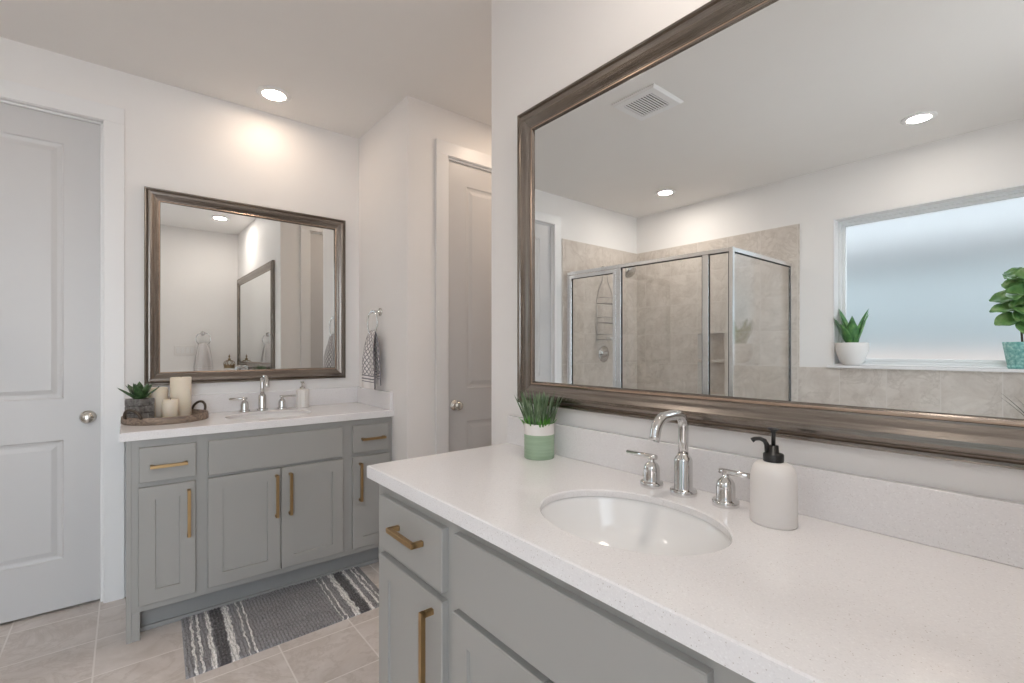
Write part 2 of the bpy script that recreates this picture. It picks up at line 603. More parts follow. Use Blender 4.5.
# ------------------------------------------------------------------ room shell
T = 0.12
HALL = 2.45
b = bm_new(); box(b, (XW - 0.14, YB - T, -0.08), (HALL + T, YF + T, 0)); struct('floor', b, M['floor'], 'beige square stone tile floor with pale grout', 'floor')
b = bm_new(); box(b, (XW - 0.14, YB - T, CEIL), (HALL + T, YF + T, CEIL + 0.1)); struct('ceiling', b, M['ceiling'], 'plain off-white painted ceiling', 'ceiling')

# far wall with its door opening
D1L, D1R, DTOP = -0.800, -0.083, 2.462
b = bm_new()
box(b, (XW - 0.14, YF, 0), (D1L, YF + T, CEIL))
box(b, (D1L, YF, DTOP), (D1R, YF + T, CEIL))
box(b, (D1R, YF, 0), (XC + T, YF + T, CEIL))
box(b, (D1L, YF + 0.115, 0), (D1R, YF + T, DTOP))  # added behind the slab to block sky light leaking under the door
struct('wall_far', b, M['wall'], 'off-white far wall behind the smaller vanity and the left door', 'wall')

# window wall with the window opening and the shower niche
WT, WB = 2.335, 1.153
WL, WR = 1.335, -0.16
NY0, NY1 = 2.207, 2.489
NZ = (0.86, 1.20, 1.452)
b = bm_new()
xo = XW - 0.16
box(b, (xo, WL, 0), (XW, YF + T, CEIL))
box(b, (xo, YB - T, 0), (XW, WR, CEIL))
box(b, (xo, WR, WT), (XW, WL, CEIL))
box(b, (xo, WR, 0), (XW, WL, WB))
struct('wall_window', b, M['wall'], 'off-white wall holding the frosted window and the shower tile', 'wall')

D4L, D4R = -1.13, -0.06     # wide unseen opening beside the camera, added to let daylight in
b = bm_new()
box(b, (XW - 0.14, YB - T, 0), (D4L, YB, CEIL))
box(b, (D4L, YB - T, DTOP), (D4R, YB, CEIL))
box(b, (D4R, YB - T, 0), (XM + T, YB, CEIL))
struct('wall_back', b, M['wall'], 'off-white wall behind the camera with an added doorway, switch plate and towel', 'wall')

# mirror wall and its return into the hall (with a door opening)
D3L, D3R = 1.428, 2.14
b = bm_new()
box(b, (XM, YB - T, 0), (XM + T, YR, CEIL))
box(b, (XM + T, YR - T, 0), (D3L, YR, CEIL))
box(b, (D3L, YR - T, DTOP), (D3R, YR, CEIL))
box(b, (D3R, YR - T, 0), (HALL + T, YR, CEIL))
box(b, (D3L, YR - T, 0), (D3R, YR - 0.115, DTOP))  # added closing sheet, keeps outside light from the door gap
struct('wall_right', b, M['wall'], 'off-white wall carrying the large mirror above the near vanity', 'wall')

# closet walls
D2L, D2R = 1.512, 2.224
b = bm_new()
box(b, (XC, YC, 0), (XC + T, YF, CEIL))
box(b, (XC + T, YC, 0), (D2L, YC + T, CEIL))
box(b, (D2L, YC, DTOP), (D2R, YC + T, CEIL))
box(b, (D2R, YC, 0), (HALL + T, YC + T, CEIL))
box(b, (D2L, YC + 0.115, 0), (D2R, YC + T, DTOP))  # closes the opening against stray sky light, added for that
struct('wall_closet', b, M['wall'], 'off-white closet corner wall with the towel ring and a door', 'wall')
b = bm_new(); box(b, (HALL, YR, 0), (HALL + T, YC, CEIL))
struct('wall_hall', b, M['wall'], 'off-white end wall of the short passage', 'wall')

# ------------------------------------------------------------------ doors
def panel_door(t, w, h, panels, y0=0.0, th=0.035):
    """two-panel slab, front at local y=y0 facing -y, local x 0..w"""
    bm = bm_new()
    xs = sorted({0, w} | {p[0] for p in panels} | {p[1] for p in panels})
    zs = sorted({0.012, h} | {p[2] for p in panels} | {p[3] for p in panels})
    V = {}
    def vv(x, z):
        if (x, z) not in V:
            V[(x, z)] = bm.verts.new((x, y0, z))
        return V[(x, z)]
    for i in range(len(xs) - 1):
        for k in range(len(zs) - 1):
            cx, cz = (xs[i] + xs[i + 1]) / 2, (zs[k] + zs[k + 1]) / 2
            if any(p[0] < cx < p[1] and p[2] < cz < p[3] for p in panels):
                continue
            bm.faces.new((vv(xs[i], zs[k]), vv(xs[i + 1], zs[k]), vv(xs[i + 1], zs[k + 1]), vv(xs[i], zs[k + 1])))
    for p in panels:
        lp = []
        for ins, d in ((0, 0), (0.006, 0.0055), (0.016, 0.0075), (0.024, 0.0075), (0.045, 0.0015)):
            lp.append([(p[0] + ins, y0 + d, p[2] + ins), (p[1] - ins, y0 + d, p[2] + ins), (p[1] - ins, y0 + d, p[3] - ins), (p[0] + ins, y0 + d, p[3] - ins)])
        loops_rect(bm, lp, fill=True)
    # edges and back
    o = [(0, 0.012), (w, 0.012), (w, h), (0, h)]
    f_ = [bm.verts.new((x, y0, z)) for x, z in o]
    k_ = [bm.verts.new((x, y0 + th, z)) for x, z in o]
    for i in range(4):
        j = (i + 1) % 4
        bm.faces.new((f_[i], f_[j], k_[j], k_[i]))
    bm.faces.new(k_)
    bmesh.ops.remove_doubles(bm, verts=bm.verts[:], dist=1e-5)
    return obj('slab', bm, M['door'], t)

def knob(parent, x, z, y0):
    bm = bm_new()
    lathe(bm, [(0.0, 0.0), (0.031, 0.0), (0.033, 0.003), (0.031, 0.008), (0.013, 0.011), (0.011, 0.018), (0.0105, 0.030), (0.018, 0.034), (0.026, 0.042), (0.0285, 0.051), (0.026, 0.060), (0.017, 0.066), (0.0, 0.068)], 32)
    xf(bm, bm.verts[:], Matrix.Translation((x, y0, z)) @ Matrix.Rotation(PI / 2, 4, 'X'))
    return obj('door_knob', bm, M['nickel'], parent)

def door(name, label, loc, rotz, w, cas_l, knob_side, depth=0.028):
    """local x 0..w across the opening, wall face at y=0, opening behind at +y"""
    t = struct_empty(name, label, 'door', loc, rotz)
    ins = 0.152
    pans = [(ins, w - ins, 0.255, 0.845), (ins, w - ins, 1.05, 2.315)]
    panel_door(t, w, DTOP - 0.004, pans, depth)
    knob(t, 0.062 if knob_side == 'l' else w - 0.062, 0.952, depth)
    # casing: flat board with a stepped inner edge
    bm = bm_new()
    cw = 0.082
    H = DTOP
    e = 0.0015
    for (x0, x1) in ((-cw, 0.0), (w, w + cw)):
        box(bm, (x0, -0.016, 0), (x1, -e, H + (0.0 if True else 0)), 0.002)
    box(bm, (-cw, -0.016, H), (w + cw, -e, H + cw), 0.002)
    obj('casing', bm, M['trim'], t)
    # jamb and stop lining the opening
    bm = bm_new()
    for x0, x1 in ((0.0005, 0.0035), (w - 0.0035, w - 0.0005)):
        box(bm, (x0, -0.010, 0), (x1, depth + 0.075, H - 0.0005))
    box(bm, (0.0035, -0.010, H - 0.0035), (w - 0.0035, depth + 0.075, H - 0.0005))
    box(bm, (0.0035, depth - 0.014, H - 0.014), (w - 0.0035, depth - 0.002, H - 0.0035), 0.002)
    for x0, x1 in ((0.0035, 0.014), (w - 0.014, w - 0.0035)):
        box(bm, (x0, depth - 0.014, 0), (x1, depth - 0.002, H - 0.0035), 0.002)
    obj('jamb', bm, M['trim'], t)
    return t
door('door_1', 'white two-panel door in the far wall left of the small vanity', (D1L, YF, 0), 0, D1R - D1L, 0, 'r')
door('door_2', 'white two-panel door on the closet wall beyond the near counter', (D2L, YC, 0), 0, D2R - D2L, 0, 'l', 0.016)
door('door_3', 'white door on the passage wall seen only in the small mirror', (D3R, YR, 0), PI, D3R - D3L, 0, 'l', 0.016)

t = struct_empty('door_added', 'unseen white-cased doorway added in the back wall to let daylight in', 'doorway', (D4R, YB, 0), PI)  # added opening, a daylight source behind the camera
b = bm_new()
w4 = D4R - D4L
box(b, (-0.082, -0.016, 0), (0, -0.0015, DTOP), 0.002); box(b, (w4, -0.016, 0), (w4 + 0.082, -0.0015, DTOP), 0.002)
box(b, (-0.082, -0.016, DTOP), (w4 + 0.082, -0.0015, DTOP + 0.082), 0.002)
obj('casing', b, M['trim'], t)
b = bm_new()
box(b, (0.0005, -0.01, 0), (0.0035, T, DTOP)); box(b, (w4 - 0.0035, -0.01, 0), (w4 - 0.0005, T, DTOP)); box(b, (0.0035, -0.01, DTOP - 0.0035), (w4 - 0.0035, T, DTOP - 0.0005))
obj('jamb', b, M['trim'], t)

# ------------------------------------------------------------------ wall tile (shower, wainscot under the window)
TT = 0.010
TZ = 2.345
b = bm_new(); box(b, (XW, YF - TT, 0), (-0.905, YF, TZ), 0.001, 1)
struct('trim_1', b, M['tile_xz'], 'beige stone tile on the shower end wall by the left door', 'tile')
b = bm_new()
x0, x1 = XW, XW + TT
box(b, (x0, NY1, 0), (x1, YF - TT, TZ))
box(b, (x0, 1.575, 0), (x1, NY0, TZ))
box(b, (x0, NY0, NZ[2]), (x1, NY1, TZ))
box(b, (x0, NY0, 0), (x1, NY1, NZ[0]))
struct('trim_2', b, M['tile_yz'], 'beige stone tile on the long shower wall with the niche', 'tile')
b = bm_new(); box(b, (x0, YB, 0), (x1, 1.575, WB - 0.004))
struct('trim_3', b, M['tile_yz'], 'grey-beige stone tile band under the frosted window', 'tile')
# niche: a recess box let into the wall, with a middle shelf
b = bm_new()
n0 = XW - 0.088
xe = XW + TT + 0.0006
box(b, (n0 - 0.008, NY0, NZ[0]), (n0, NY1, NZ[2]))
box(b, (n0 - 0.008, NY0 - 0.008, NZ[0]), (xe - 0.011, NY0 + 0.001, NZ[2]))
box(b, (n0 - 0.008, NY1 - 0.001, NZ[0]), (xe - 0.011, NY1 + 0.008, NZ[2]))
box(b, (n0 - 0.008, NY0, NZ[2] - 0.001), (xe - 0.011, NY1, NZ[2] + 0.008))
box(b, (n0 - 0.008, NY0, NZ[0] - 0.008), (xe - 0.011, NY1, NZ[0] + 0.001))
box(b, (xe - 0.011, NY0 + 0.0005, NZ[0]), (xe, NY0 + 0.004, NZ[2])); box(b, (xe - 0.011, NY1 - 0.004, NZ[0]), (xe, NY1 - 0.0005, NZ[2]))
box(b, (xe - 0.011, NY0 + 0.004, NZ[2] - 0.004), (xe, NY1 - 0.004, NZ[2] - 0.0005)); box(b, (xe - 0.011, NY0 + 0.004, NZ[0] + 0.0005), (xe, NY1 - 0.004, NZ[0] + 0.004))
box(b, (n0, NY0 + 0.001, 1.172), (xe - 0.004, NY1 - 0.001, 1.198), 0.002)
niche = struct('trim_4', b, M['tile_yz'], 'tiled shower niche with a middle shelf', 'niche')
# hollow behind the niche
def cut_niche():
    me = bpy.data.objects['wall_window'].data
    bm = bm_new()
    g = 0.009
    box(bm, (xo, NY1 + g, 0), (XW, YF + T, CEIL))
    box(bm, (xo, WL, 0), (XW, NY0 - g, CEIL))
    box(bm, (xo, NY0 - g, NZ[2] + g), (XW, NY1 + g, CEIL))
    box(bm, (xo, NY0 - g, 0), (XW, NY1 + g, NZ[0] - g))
    box(bm, (xo, NY0 - g, NZ[0] - g), (n0 - 0.012, NY1 + g, NZ[2] + g))
    box(bm, (xo, YB - T, 0), (XW, WR, CEIL))
    box(bm, (xo, WR, WT), (XW, WL, CEIL))
    box(bm, (xo, WR, 0), (XW, WL, WB))
    bmesh.ops.recalc_face_normals(bm, faces=bm.faces[:])
    bm.to_mesh(me)
    bm.free()
cut_niche()

# ------------------------------------------------------------------ window
win = struct_empty('window_1', 'wide white-framed frosted window above the tile band', 'window', (XW, (WL + WR) / 2, WB))
hw = (WL - WR) / 2
hh = WT - WB
def ring_frame(bm, y0, y1, z0, z1, w, x0, x1, bev=0.002):
    box(bm, (x0, y0, z0), (x1, y0 + w, z1), bev)
    box(bm, (x0, y1 - w, z0), (x1, y1, z1), bev)
    box(bm, (x0, y0 + w, z0), (x1, y1 - w, z0 + w), bev)
    box(bm, (x0, y0 + w, z1 - w), (x1, y1 - w, z1), bev)
b = bm_new()
e = 0.0015
ring_frame(b, -hw + e, hw - e, 0.018, hh - e, 0.030, -0.135, -0.085)
ring_frame(b, -hw + e + 0.030, hw - e - 0.030, 0.048, hh - e - 0.030, 0.022, -0.150, -0.105)
obj('window_frame', b, M['vinyl'], win)
b = bm_new()
ring_frame(b, -hw + e, hw - e, 0.018, hh - e, 0.010, -0.085, 0.004)
obj('window_reveal', b, M['trim'], win)
b = bm_new()
box(b, (-0.15, -hw + 0.001, 0.002), (0.004, hw - 0.001, 0.018), 0.002)
box(b, (0.0005, -hw - 0.035, -0.004), (0.045, hw + 0.035, 0.018), 0.003)
obj('window_sill', b, M['quartz'], win)
b = bm_new()
box(b, (-0.134, -hw + 0.052, 0.070), (-0.128, hw - 0.052, hh - 0.052))
obj('window_pane', b, M['frosted'], win)

# outside: patio and added surfaces that set the tones blurred by the pane
b = bm_new(); box(b, (-9, -9, -0.3), (XW - 0.2, 9, -0.15)); box(b, (XW - 0.19, -9, -0.3), (9, YB - T - 0.01, -0.15))
struct('ground', b, M['ground'], 'unseen tan patio added outside the frosted window and back doorway', 'ground')
# invented siding, eave, roof and low wall, shaped to grade the pane's brightness
b = bm_new()
for i in range(24):
    z = -0.15 + i * 0.1
    box(b, (-4.42, -7, z), (-4.395 + 0.004 * (i % 2), 7, z + 0.0995))
struct('wall_added_siding', b, M['fence'], 'unseen blue-grey siding added to tone the frosted window', 'outside wall')
b = bm_new(); box(b, (-4.60, -7.2, 2.26), (-4.25, 7.2, 2.52), 0.01)
struct('trim_added', b, M['eave'], 'unseen dark eave board added to darken a band of the frosted window', 'eave')
b = bm_new()
lp = [[(-4.2, -7.3, 2.53), (-4.2, 7.3, 2.53), (-7.0, 7.3, 4.6), (-7.0, -7.3, 4.6)], [(-4.2, -7.3, 2.60), (-4.2, 7.3, 2.60), (-7.0, 7.3, 4.7), (-7.0, -7.3, 4.7)]]
R = loops_rect(b, lp, fill=True); b.faces.new(R[0][::-1])
struct('roof', b, M['roof'], 'unseen pale roof added to hold bright sky off the frosted window', 'roof')
b = bm_new(); box(b, (-3.70, -7, -0.149), (-3.55, 7, 1.25), 0.01)
struct('wall_added_garden', b, M['garden'], 'unseen low tan wall added to warm the foot of the frosted window', 'garden wall')

# ------------------------------------------------------------------ vanities
def prism_ring(bm, x0, x1, z0, z1, w, yf, yb_, dep):
    """shaker front: frame with a recessed flat panel; front at y=yf (facing -y)"""
    ins = 0.0
    c = 0.0022
    lp = [
        [(x0, yb_, z0), (x1, yb_, z0), (x1, yb_, z1), (x0, yb_, z1)],
        [(x0, yf + c, z0), (x1, yf + c, z0), (x1, yf + c, z1), (x0, yf + c, z1)],
        [(x0 + c, yf, z0 + c), (x1 - c, yf, z0 + c), (x1 - c, yf, z1 - c), (x0 + c, yf, z1 - c)],
    ]
    if w:
        a, bq = w, w + 0.0015
        lp += [
            [(x0 + a, yf, z0 + a), (x1 - a, yf, z0 + a), (x1 - a, yf, z1 - a), (x0 + a, yf, z1 - a)],
            [(x0 + bq, yf + dep, z0 + bq), (x1 - bq, yf + dep, z0 + bq), (x1 - bq, yf + dep, z1 - bq), (x0 + bq, yf + dep, z1 - bq)],
        ]
    R = loops_rect(bm, lp, fill=True)
    bm.faces.new(R[0][::-1])

def bar_pull(parent, c, length, vert, yf):
    """square bar pull with two square posts; c = (x, z) centre on the front at y=yf"""
    bm = bm_new()
    h = length / 2
    s = 0.0066
    so = 0.030
    if vert:
        box(bm, (c[0] - s, yf - so - s, c[1] - h), (c[0] + s, yf - so + s, c[1] + h), 0.001)
        for k in (-1, 1):
            zc = c[1] + k * (h - s)
            box(bm, (c[0] - s, yf - so, zc - s), (c[0] + s, yf - 0.0003, zc + s), 0.0008)
    else:
        box(bm, (c[0] - h, yf - so - s, c[1] - s), (c[0] + h, yf - so + s, c[1] + s), 0.001)
        for k in (-1, 1):
            xc = c[0] + k * (h - s)
            box(bm, (xc - s, yf - so, c[1] - s), (xc + s, yf - 0.0003, c[1] + s), 0.0008)
    return obj('handle', bm, M['brass'], parent)

TOPZ = 0.8945           # underside of the slab
def vanity(label, loc, rotz, width, depth, drawers, doors, falses, leg_l=True):
    """local: face frame at y=0 facing -y, x 0..width, depth to the wall"""
    t = thing('vanity_cabinet', label, 'cabinet', loc, rotz)
    bm = bm_new()
    # carcass: side panels to the floor, deck, face frame with rails
    box(bm, (0, 0.0, 0.0), (0.018, depth, TOPZ - 0.001), 0.001, 1)
    box(bm, (width - 0.018, 0.0, 0.0), (width, depth, TOPZ - 0.001), 0.001, 1)
    box(bm, (0.018, 0.0, 0.126), (width - 0.018, 0.018, TOPZ - 0.001), 0.001, 1)
    box(bm, (0.018, 0.018, 0.126), (width - 0.018, depth, 0.144))
    box(bm, (0.018, depth - 0.012, 0.144), (width - 0.018, depth, TOPZ - 0.16))
    obj('body', bm, M['cabinet'], t)
    bm = bm_new()
    # little feet of the end stiles and the recessed toe board
    box(bm, (0.0185, 0.001, 0.0), (0.049, 0.088, 0.1255), 0.001, 1)
    obj('foot_panel', bm, M['cabinet'], t)
    bm = bm_new()
    box(bm, (width - 0.049, 0.001, 0.0), (width - 0.0185, 0.088, 0.1255), 0.001, 1)
    obj('foot_panel', bm, M['cabinet'], t)
    bm = bm_new()
    box(bm, (0.0185, 0.088, 0.0), (width - 0.0185, 0.102, 0.1255))
    box(bm, (0.0495, 0.076, 0.0), (width - 0.0495, 0.0875, 0.022), 0.003)
    obj('toe_kick', bm, M['toe'], t)
    F = -0.019
    for (x0, x1, z0, z1, hx) in drawers:
        bm = bm_new(); prism_ring(bm, x0, x1, z0, z1, 0, F, -0.0005, 0)
        d = obj('drawer', bm, M['cabinet'], t)
        bar_pull(d, (hx[0], hx[1]), hx[2], False, F)
    for (x0, x1, z0, z1, hx) in doors:
        bm = bm_new(); prism_ring(bm, x0, x1, z0, z1, 0.060, F, -0.0005, 0.008)
        d = obj('door', bm, M['cabinet'], t)
        if hx:
            bar_pull(d, (hx[0], hx[1]), hx[2], True, F)
    for (x0, x1, z0, z1) in falses:
        bm = bm_new(); prism_ring(bm, x0, x1, z0, z1, 0, F, -0.0005, 0)
        obj('false_front', bm, M['cabinet'], t)
    return t

ZD0, ZD1 = 0.157, 0.680
ZR0, ZR1 = 0.702, 0.858
HZ, HL = 0.538, 0.216
fx = 0.004
yface = 2.687
vanity('smaller grey shaker vanity cabinet against the far wall', (fx, yface, 0), 0, 1.245, YF - yface - 0.001,
       [(0.044, 0.255, ZR0, ZR1, (0.152, 0.772, 0.138)), (1.001, 1.219, ZR0, ZR1, (1.118, 0.780, 0.138))],
       [(0.042, 0.254, ZD0, ZD1, (0.226, HZ, HL)), (0.303, 0.622, ZD0, ZD1, (0.601, HZ + 0.005, HL)), (0.626, 0.947, ZD0, ZD1, (0.667, HZ + 0.005, HL)), (1.001, 1.219, ZD0, ZD1, (1.041, HZ, HL))],
       [(0.304, 0.945, ZR0 - 0.008, ZR1)])

NY = 1.417       # left end of the near cabinet
xface = 0.616
def ny(y):
    return NY - y
vanity('large grey shaker vanity cabinet in the foreground under the big mirror', (xface, NY, 0), -PI / 2, NY - YB - 0.002, XM - xface - 0.001,
       [(ny(1.371), ny(1.005), ZR0, ZR1, (ny(1.170), 0.794, 0.150)), (ny(0.275), ny(-0.26), ZR0, ZR1, (ny(0.0), 0.794, 0.150))],
       [(ny(1.371), ny(1.005), ZD0, ZD1, (ny(1.049), 0.540, HL)), (ny(0.957), ny(0.646), ZD0, ZD1, (ny(0.680), 0.54, HL)), (ny(0.642), ny(0.327), ZD0, ZD1, (ny(0.605), 0.54, HL)), (ny(0.275), ny(-0.26), ZD0, ZD1, (ny(0.23), 0.54, HL))],
       [(ny(0.953), ny(0.327), ZR0 - 0.006, ZR1 + 0.006)])

# ------------------------------------------------------------------ countertops with an oval cut-out
def counter(label, loc, rotz, w, d, hole, splash_side, ov=0.0):
    """local x 0..w, y 0 (front edge) .. d (wall), top at z=0"""
    t = thing('countertop', label, 'countertop', loc, rotz)
    th = CT - TOPZ
    hx, hy, ha, hb = hole
    bm = bm_new()
    n = 96
    angs = [2 * PI * i / n for i in range(n)]
    for cxn, cyn in ((0, 0), (w, 0), (w, d), (0, d)):
        angs.append(math.atan2(cyn - hy, cxn - hx) % (2 * PI))
    angs = sorted(angs)
    def edge(a, ins=0.0):
        dx, dy = math.cos(a), math.sin(a)
        tt = 1e9
        if dx > 1e-9: tt = min(tt, (w - ins - hx) / dx)
        if dx < -1e-9: tt = min(tt, (ins - hx) / dx)
        if dy > 1e-9: tt = min(tt, (d - ins - hy) / dy)
        if dy < -1e-9: tt = min(tt, (ins - hy) / dy)
        return (hx + dx * tt, hy + dy * tt)
    def ell(a, g=0.0):
        # point of the ellipse in direction a
        dx, dy = math.cos(a), math.sin(a)
        r = 1 / math.sqrt((dx / (ha + g)) ** 2 + (dy / (hb + g)) ** 2)
        return (hx + dx * r, hy + dy * r)
    rows = []
    c = 0.003
    seq = [('e', 0.0, -c), ('e', c, 0.0), ('h', c, 0.0), ('h', 0.0, -c), ('h', 0.0, -0.017), ('e', 0.045, -0.017), ('e', 0.045, -th), ('e', 0.0, -th)]
    for k, g, z in seq:
        rows.append([bm.verts.new((*(edge(a, g) if k == 'e' else ell(a, g)), z)) for a in angs])
    m = len(angs)
    for i in range(len(rows)):
        A, B = rows[i], rows[(i + 1) % len(rows)]
        for k in range(m):
            j = (k + 1) % m
            bm.faces.new((A[k], A[j], B[j], B[k]))
    obj('slab', bm, M['quartz'], t)
    bm = bm_new()
    box(bm, (0.0, d - 0.020, 0.0003), (w - (0.020 if splash_side else 0), d - 0.0005, 0.1055), 0.0015)
    obj('backsplash', bm, M['quartz'], t)
    if splash_side:
        bm = bm_new()
        box(bm, (w - 0.0198, 0.012, 0.0003), (w - 0.0005, d - 0.0005, 0.1055), 0.0015)
        obj('side_splash', bm, M['quartz'], t)
    return t

def basin(label, loc, rotz, ha, hb):
    """undermount oval bowl; loc = centre at the slab underside"""
    t = thing('sink_basin', label, 'sink', loc, rotz)
    bm = bm_new()
    prof_in = [(1.06, -0.0005), (1.025, -0.0005), (1.012, -0.004), (0.985, -0.016), (0.94, -0.042), (0.86, -0.075), (0.72, -0.103), (0.52, -0.124), (0.30, -0.138), (0.19, -0.144), (0.115, -0.146)]
    prof_out = [(0.115, -0.156), (0.45, -0.150), (0.70, -0.136), (0.88, -0.106), (0.99, -0.065), (1.04, -0.03), (1.06, -0.012), (1.06, -0.0005)]
    n = 64
    rg = []
    for s, z in prof_in + prof_out:
        rg.append([bm.verts.new((s * ha * math.cos(2 * PI * i / n), s * hb * math.sin(2 * PI * i / n), z)) for i in range(n)])
    for A, B in zip(rg, rg[1:]):
        for i in range(n):
            j = (i + 1) % n
            f = bm.faces.new((A[i], A[j], B[j], B[i])); f.smooth = True
    obj('bowl', bm, M['porcelain'], t)
    bm = bm_new()
    lathe(bm, [(0.0, -0.1435), (0.012, -0.1435), (0.016, -0.1440), (0.019, -0.1465), (0.023, -0.1455), (0.023, -0.160), (0.0, -0.160)], 24)
    obj('drain', bm, M['chrome'], t)
    return t

CL = 1.4434
cxf = 0.5878
# near: local x = -world y, local y = world x
SX, SY, SA, SB = 0.848, 0.645, 0.214, 0.165
counter('white speckled quartz countertop of the foreground vanity', (cxf, CL, CT), -PI / 2, CL - YB - 0.001, XM - cxf, (CL - SY, SX - cxf, SA, SB), False)
basin('white oval undermount basin in the foreground countertop', (SX, SY, CT - 0.017), -PI / 2, SA, SB)
fxl, fyl = -0.018, 2.6588
FSX, FSY = 0.628, 2.915
counter('white quartz countertop of the far vanity with end splash', (fxl, fyl, CT), 0, XC - fxl - 0.0005, YF - fyl, (FSX - fxl, FSY - fyl, SA, SB), True)
basin('white oval undermount basin in the far countertop', (FSX, FSY, CT - 0.017), 0, SA, SB)

# ------------------------------------------------------------------ faucets
def faucet(label, loc, rotz):
    t = thing('faucet', label, 'faucet', loc, rotz, None)
    bm = bm_new()
    lathe(bm, [(0.0, 0.0), (0.0315, 0.0), (0.032, 0.001), (0.032, 0.0125), (0.031, 0.014), (0.0235, 0.015), (0.0222, 0.0175), (0.0222, 0.086), (0.0195, 0.093), (0.0135, 0.099), (0.0130, 0.104)], 36)
    obj('spout_base', bm, M['chrome'], t)
    bm = bm_new()
    r = 0.030
    pts = [(0, 0, 0.100), (0, 0, 0.135), (0, 0, 0.169)]
    pts += arc((0, -r, 0.171), r, 0.0, PI * 0.48, 10)
    pts += [(0, -0.055, 0.2020)]
    pts += arc((0, -0.078, 0.161), 0.0405, PI * 0.60, PI * 0.95, 9)
    pts += [(0, -0.1205, 0.157), (0, -0.1242, 0.1485)]
    tube(bm, pts, 0.0122, 20)
    obj('spout', bm, M['chrome'], t)
    for s in (-1, 1):
        bm = bm_new()
        lathe(bm, [(0.0, 0.0), (0.029, 0.0), (0.0295, 0.001), (0.0295, 0.012), (0.0285, 0.0135), (0.022, 0.0145), (0.021, 0.017), (0.021, 0.044), (0.0195, 0.053), (0.0155, 0.060), (0.009, 0.065), (0.0078, 0.067), (0.0078, 0.079)], 32, c=(s * 0.1 + 0.008, 0, 0))
        h = obj('handle_base', bm, M['chrome'], t)
        bm = bm_new()
        tube(bm, [(s * 0.086 + 0.008, 0, 0.0782), (s * 0.100 + 0.008, 0, 0.0783), (s * 0.178 + 0.008, 0, 0.0786)], [0.0066, 0.0066, 0.0060], 14)
        obj('lever', bm, M['chrome'], h)
    return t
faucet('chrome gooseneck faucet with two levers behind the foreground basin', (1.083, 0.654, CT), -PI / 2)
faucet('chrome gooseneck faucet with two levers behind the far basin', (0.628, 3.105, CT), 0)

# ------------------------------------------------------------------ mirrors
def mirror(label, loc, rotz, w, h, fw, glass_yaw=0.0, glass_tilt=0.0):
    """local: wall at y=0 (facing -y), x 0..w, z 0..h"""
    t = thing('wall_mirror', label, 'mirror', loc, rotz)
    bm = bm_new()
    # profile: (inset from outer edge, height off the wall)
    k = fw / 0.08
    prof = [(0.0, 0.001), (0.0, 0.022), (0.0015, 0.026), (0.004, 0.028), (0.009, 0.0275), (0.012, 0.0235), (0.0145, 0.0225), (0.017, 0.0285), (0.020, 0.0315), (0.026, 0.0325), (0.036, 0.031),
            (0.047, 0.0265), (0.056, 0.0215), (0.063, 0.0185), (0.0665, 0.0180), (0.068, 0.0215), (0.071, 0.0232), (0.0745, 0.0225), (0.077, 0.019), (0.080, 0.0125), (0.080, 0.008), (0.06, 0.001)]
    lp = []
    for i_, y_ in prof:
        i_ *= k
        lp.append([(i_, -y_, i_), (w - i_, -y_, i_), (w - i_, -y_, h - i_), (i_, -y_, h - i_)])
    loops_rect(bm, lp, mats=[0, 1, 0, 1])
    for j, f in enumerate(bm.faces):
        seg = j // 4
        if seg in (15, 16):
            f.material_index = 2
        elif seg in (4, 5):
            f.material_index = 3
    R = obj('frame', bm, [M['frame_h'], M['frame_v'], M['copper'], M['edge']], t)
    bm = bm_new()
    i_ = fw - 0.004
    box(bm, (i_ - w / 2, -0.0025, i_ - h / 2), (w / 2 - i_, 0.0025, h / 2 - i_))
    g = obj('glass', bm, M['mirror'], t)
    g.location = (w / 2, -0.0115, h / 2)
    g.rotation_euler = (glass_tilt, 0, glass_yaw)
    return t
MZ0, MZ1 = 1.096, 2.173
mirror('large pewter-framed mirror above the foreground vanity', (XM, 1.3765, MZ0), -PI / 2, 1.3765 + 0.24, MZ1 - MZ0, 0.084)
mirror('smaller pewter-framed mirror on the far wall', (0.0798, YF, 1.1037), 0, 1.0702, 1.0550, 0.072, glass_yaw=0.0112, glass_tilt=-0.004)

# ------------------------------------------------------------------ ceiling lights and vent
def ceiling_light(label, x, y, dim=1.0, col=LAMP_COL):
    t = thing('ceiling_light', label, 'ceiling light', (x, y, CEIL), 0, 'recessed ceiling lights')
    bm = bm_new()
    lathe(bm, [(0.060, -0.0003), (0.088, -0.0003), (0.090, -0.003), (0.086, -0.006), (0.066, -0.009), (0.060, -0.0085), (0.060, -0.0003)], 40, cap=False)
    obj('trim_ring', bm, M['trim'], t)
    bm = bm_new()
    lathe(bm, [(0.0, -0.0075), (0.03, -0.0075), (0.0595, -0.0065), (0.0595, -0.0005), (0.0, -0.0005)], 32)
    obj('lens', bm, lens_mat(dim, col), t)
ceiling_light('lit recessed ceiling light over the far vanity', 0.657, 2.949, 0.165, LAMP_WARM)
ceiling_light('lit recessed ceiling light above the shower', -1.558, 2.518, 0.60)
ceiling_light('lit recessed ceiling light nearest the frosted window', -1.545, 0.708, 0.25)
ceiling_light('lit recessed ceiling light over the foreground vanity, seen in the small mirror', 0.865, 0.402, 0.54)
ceiling_light('added ceiling light brightening the passage, unseen behind the mirror wall', 1.95, 2.02, 0.31, LAMP_WARM)  # extra lamp, added only to brighten the passage


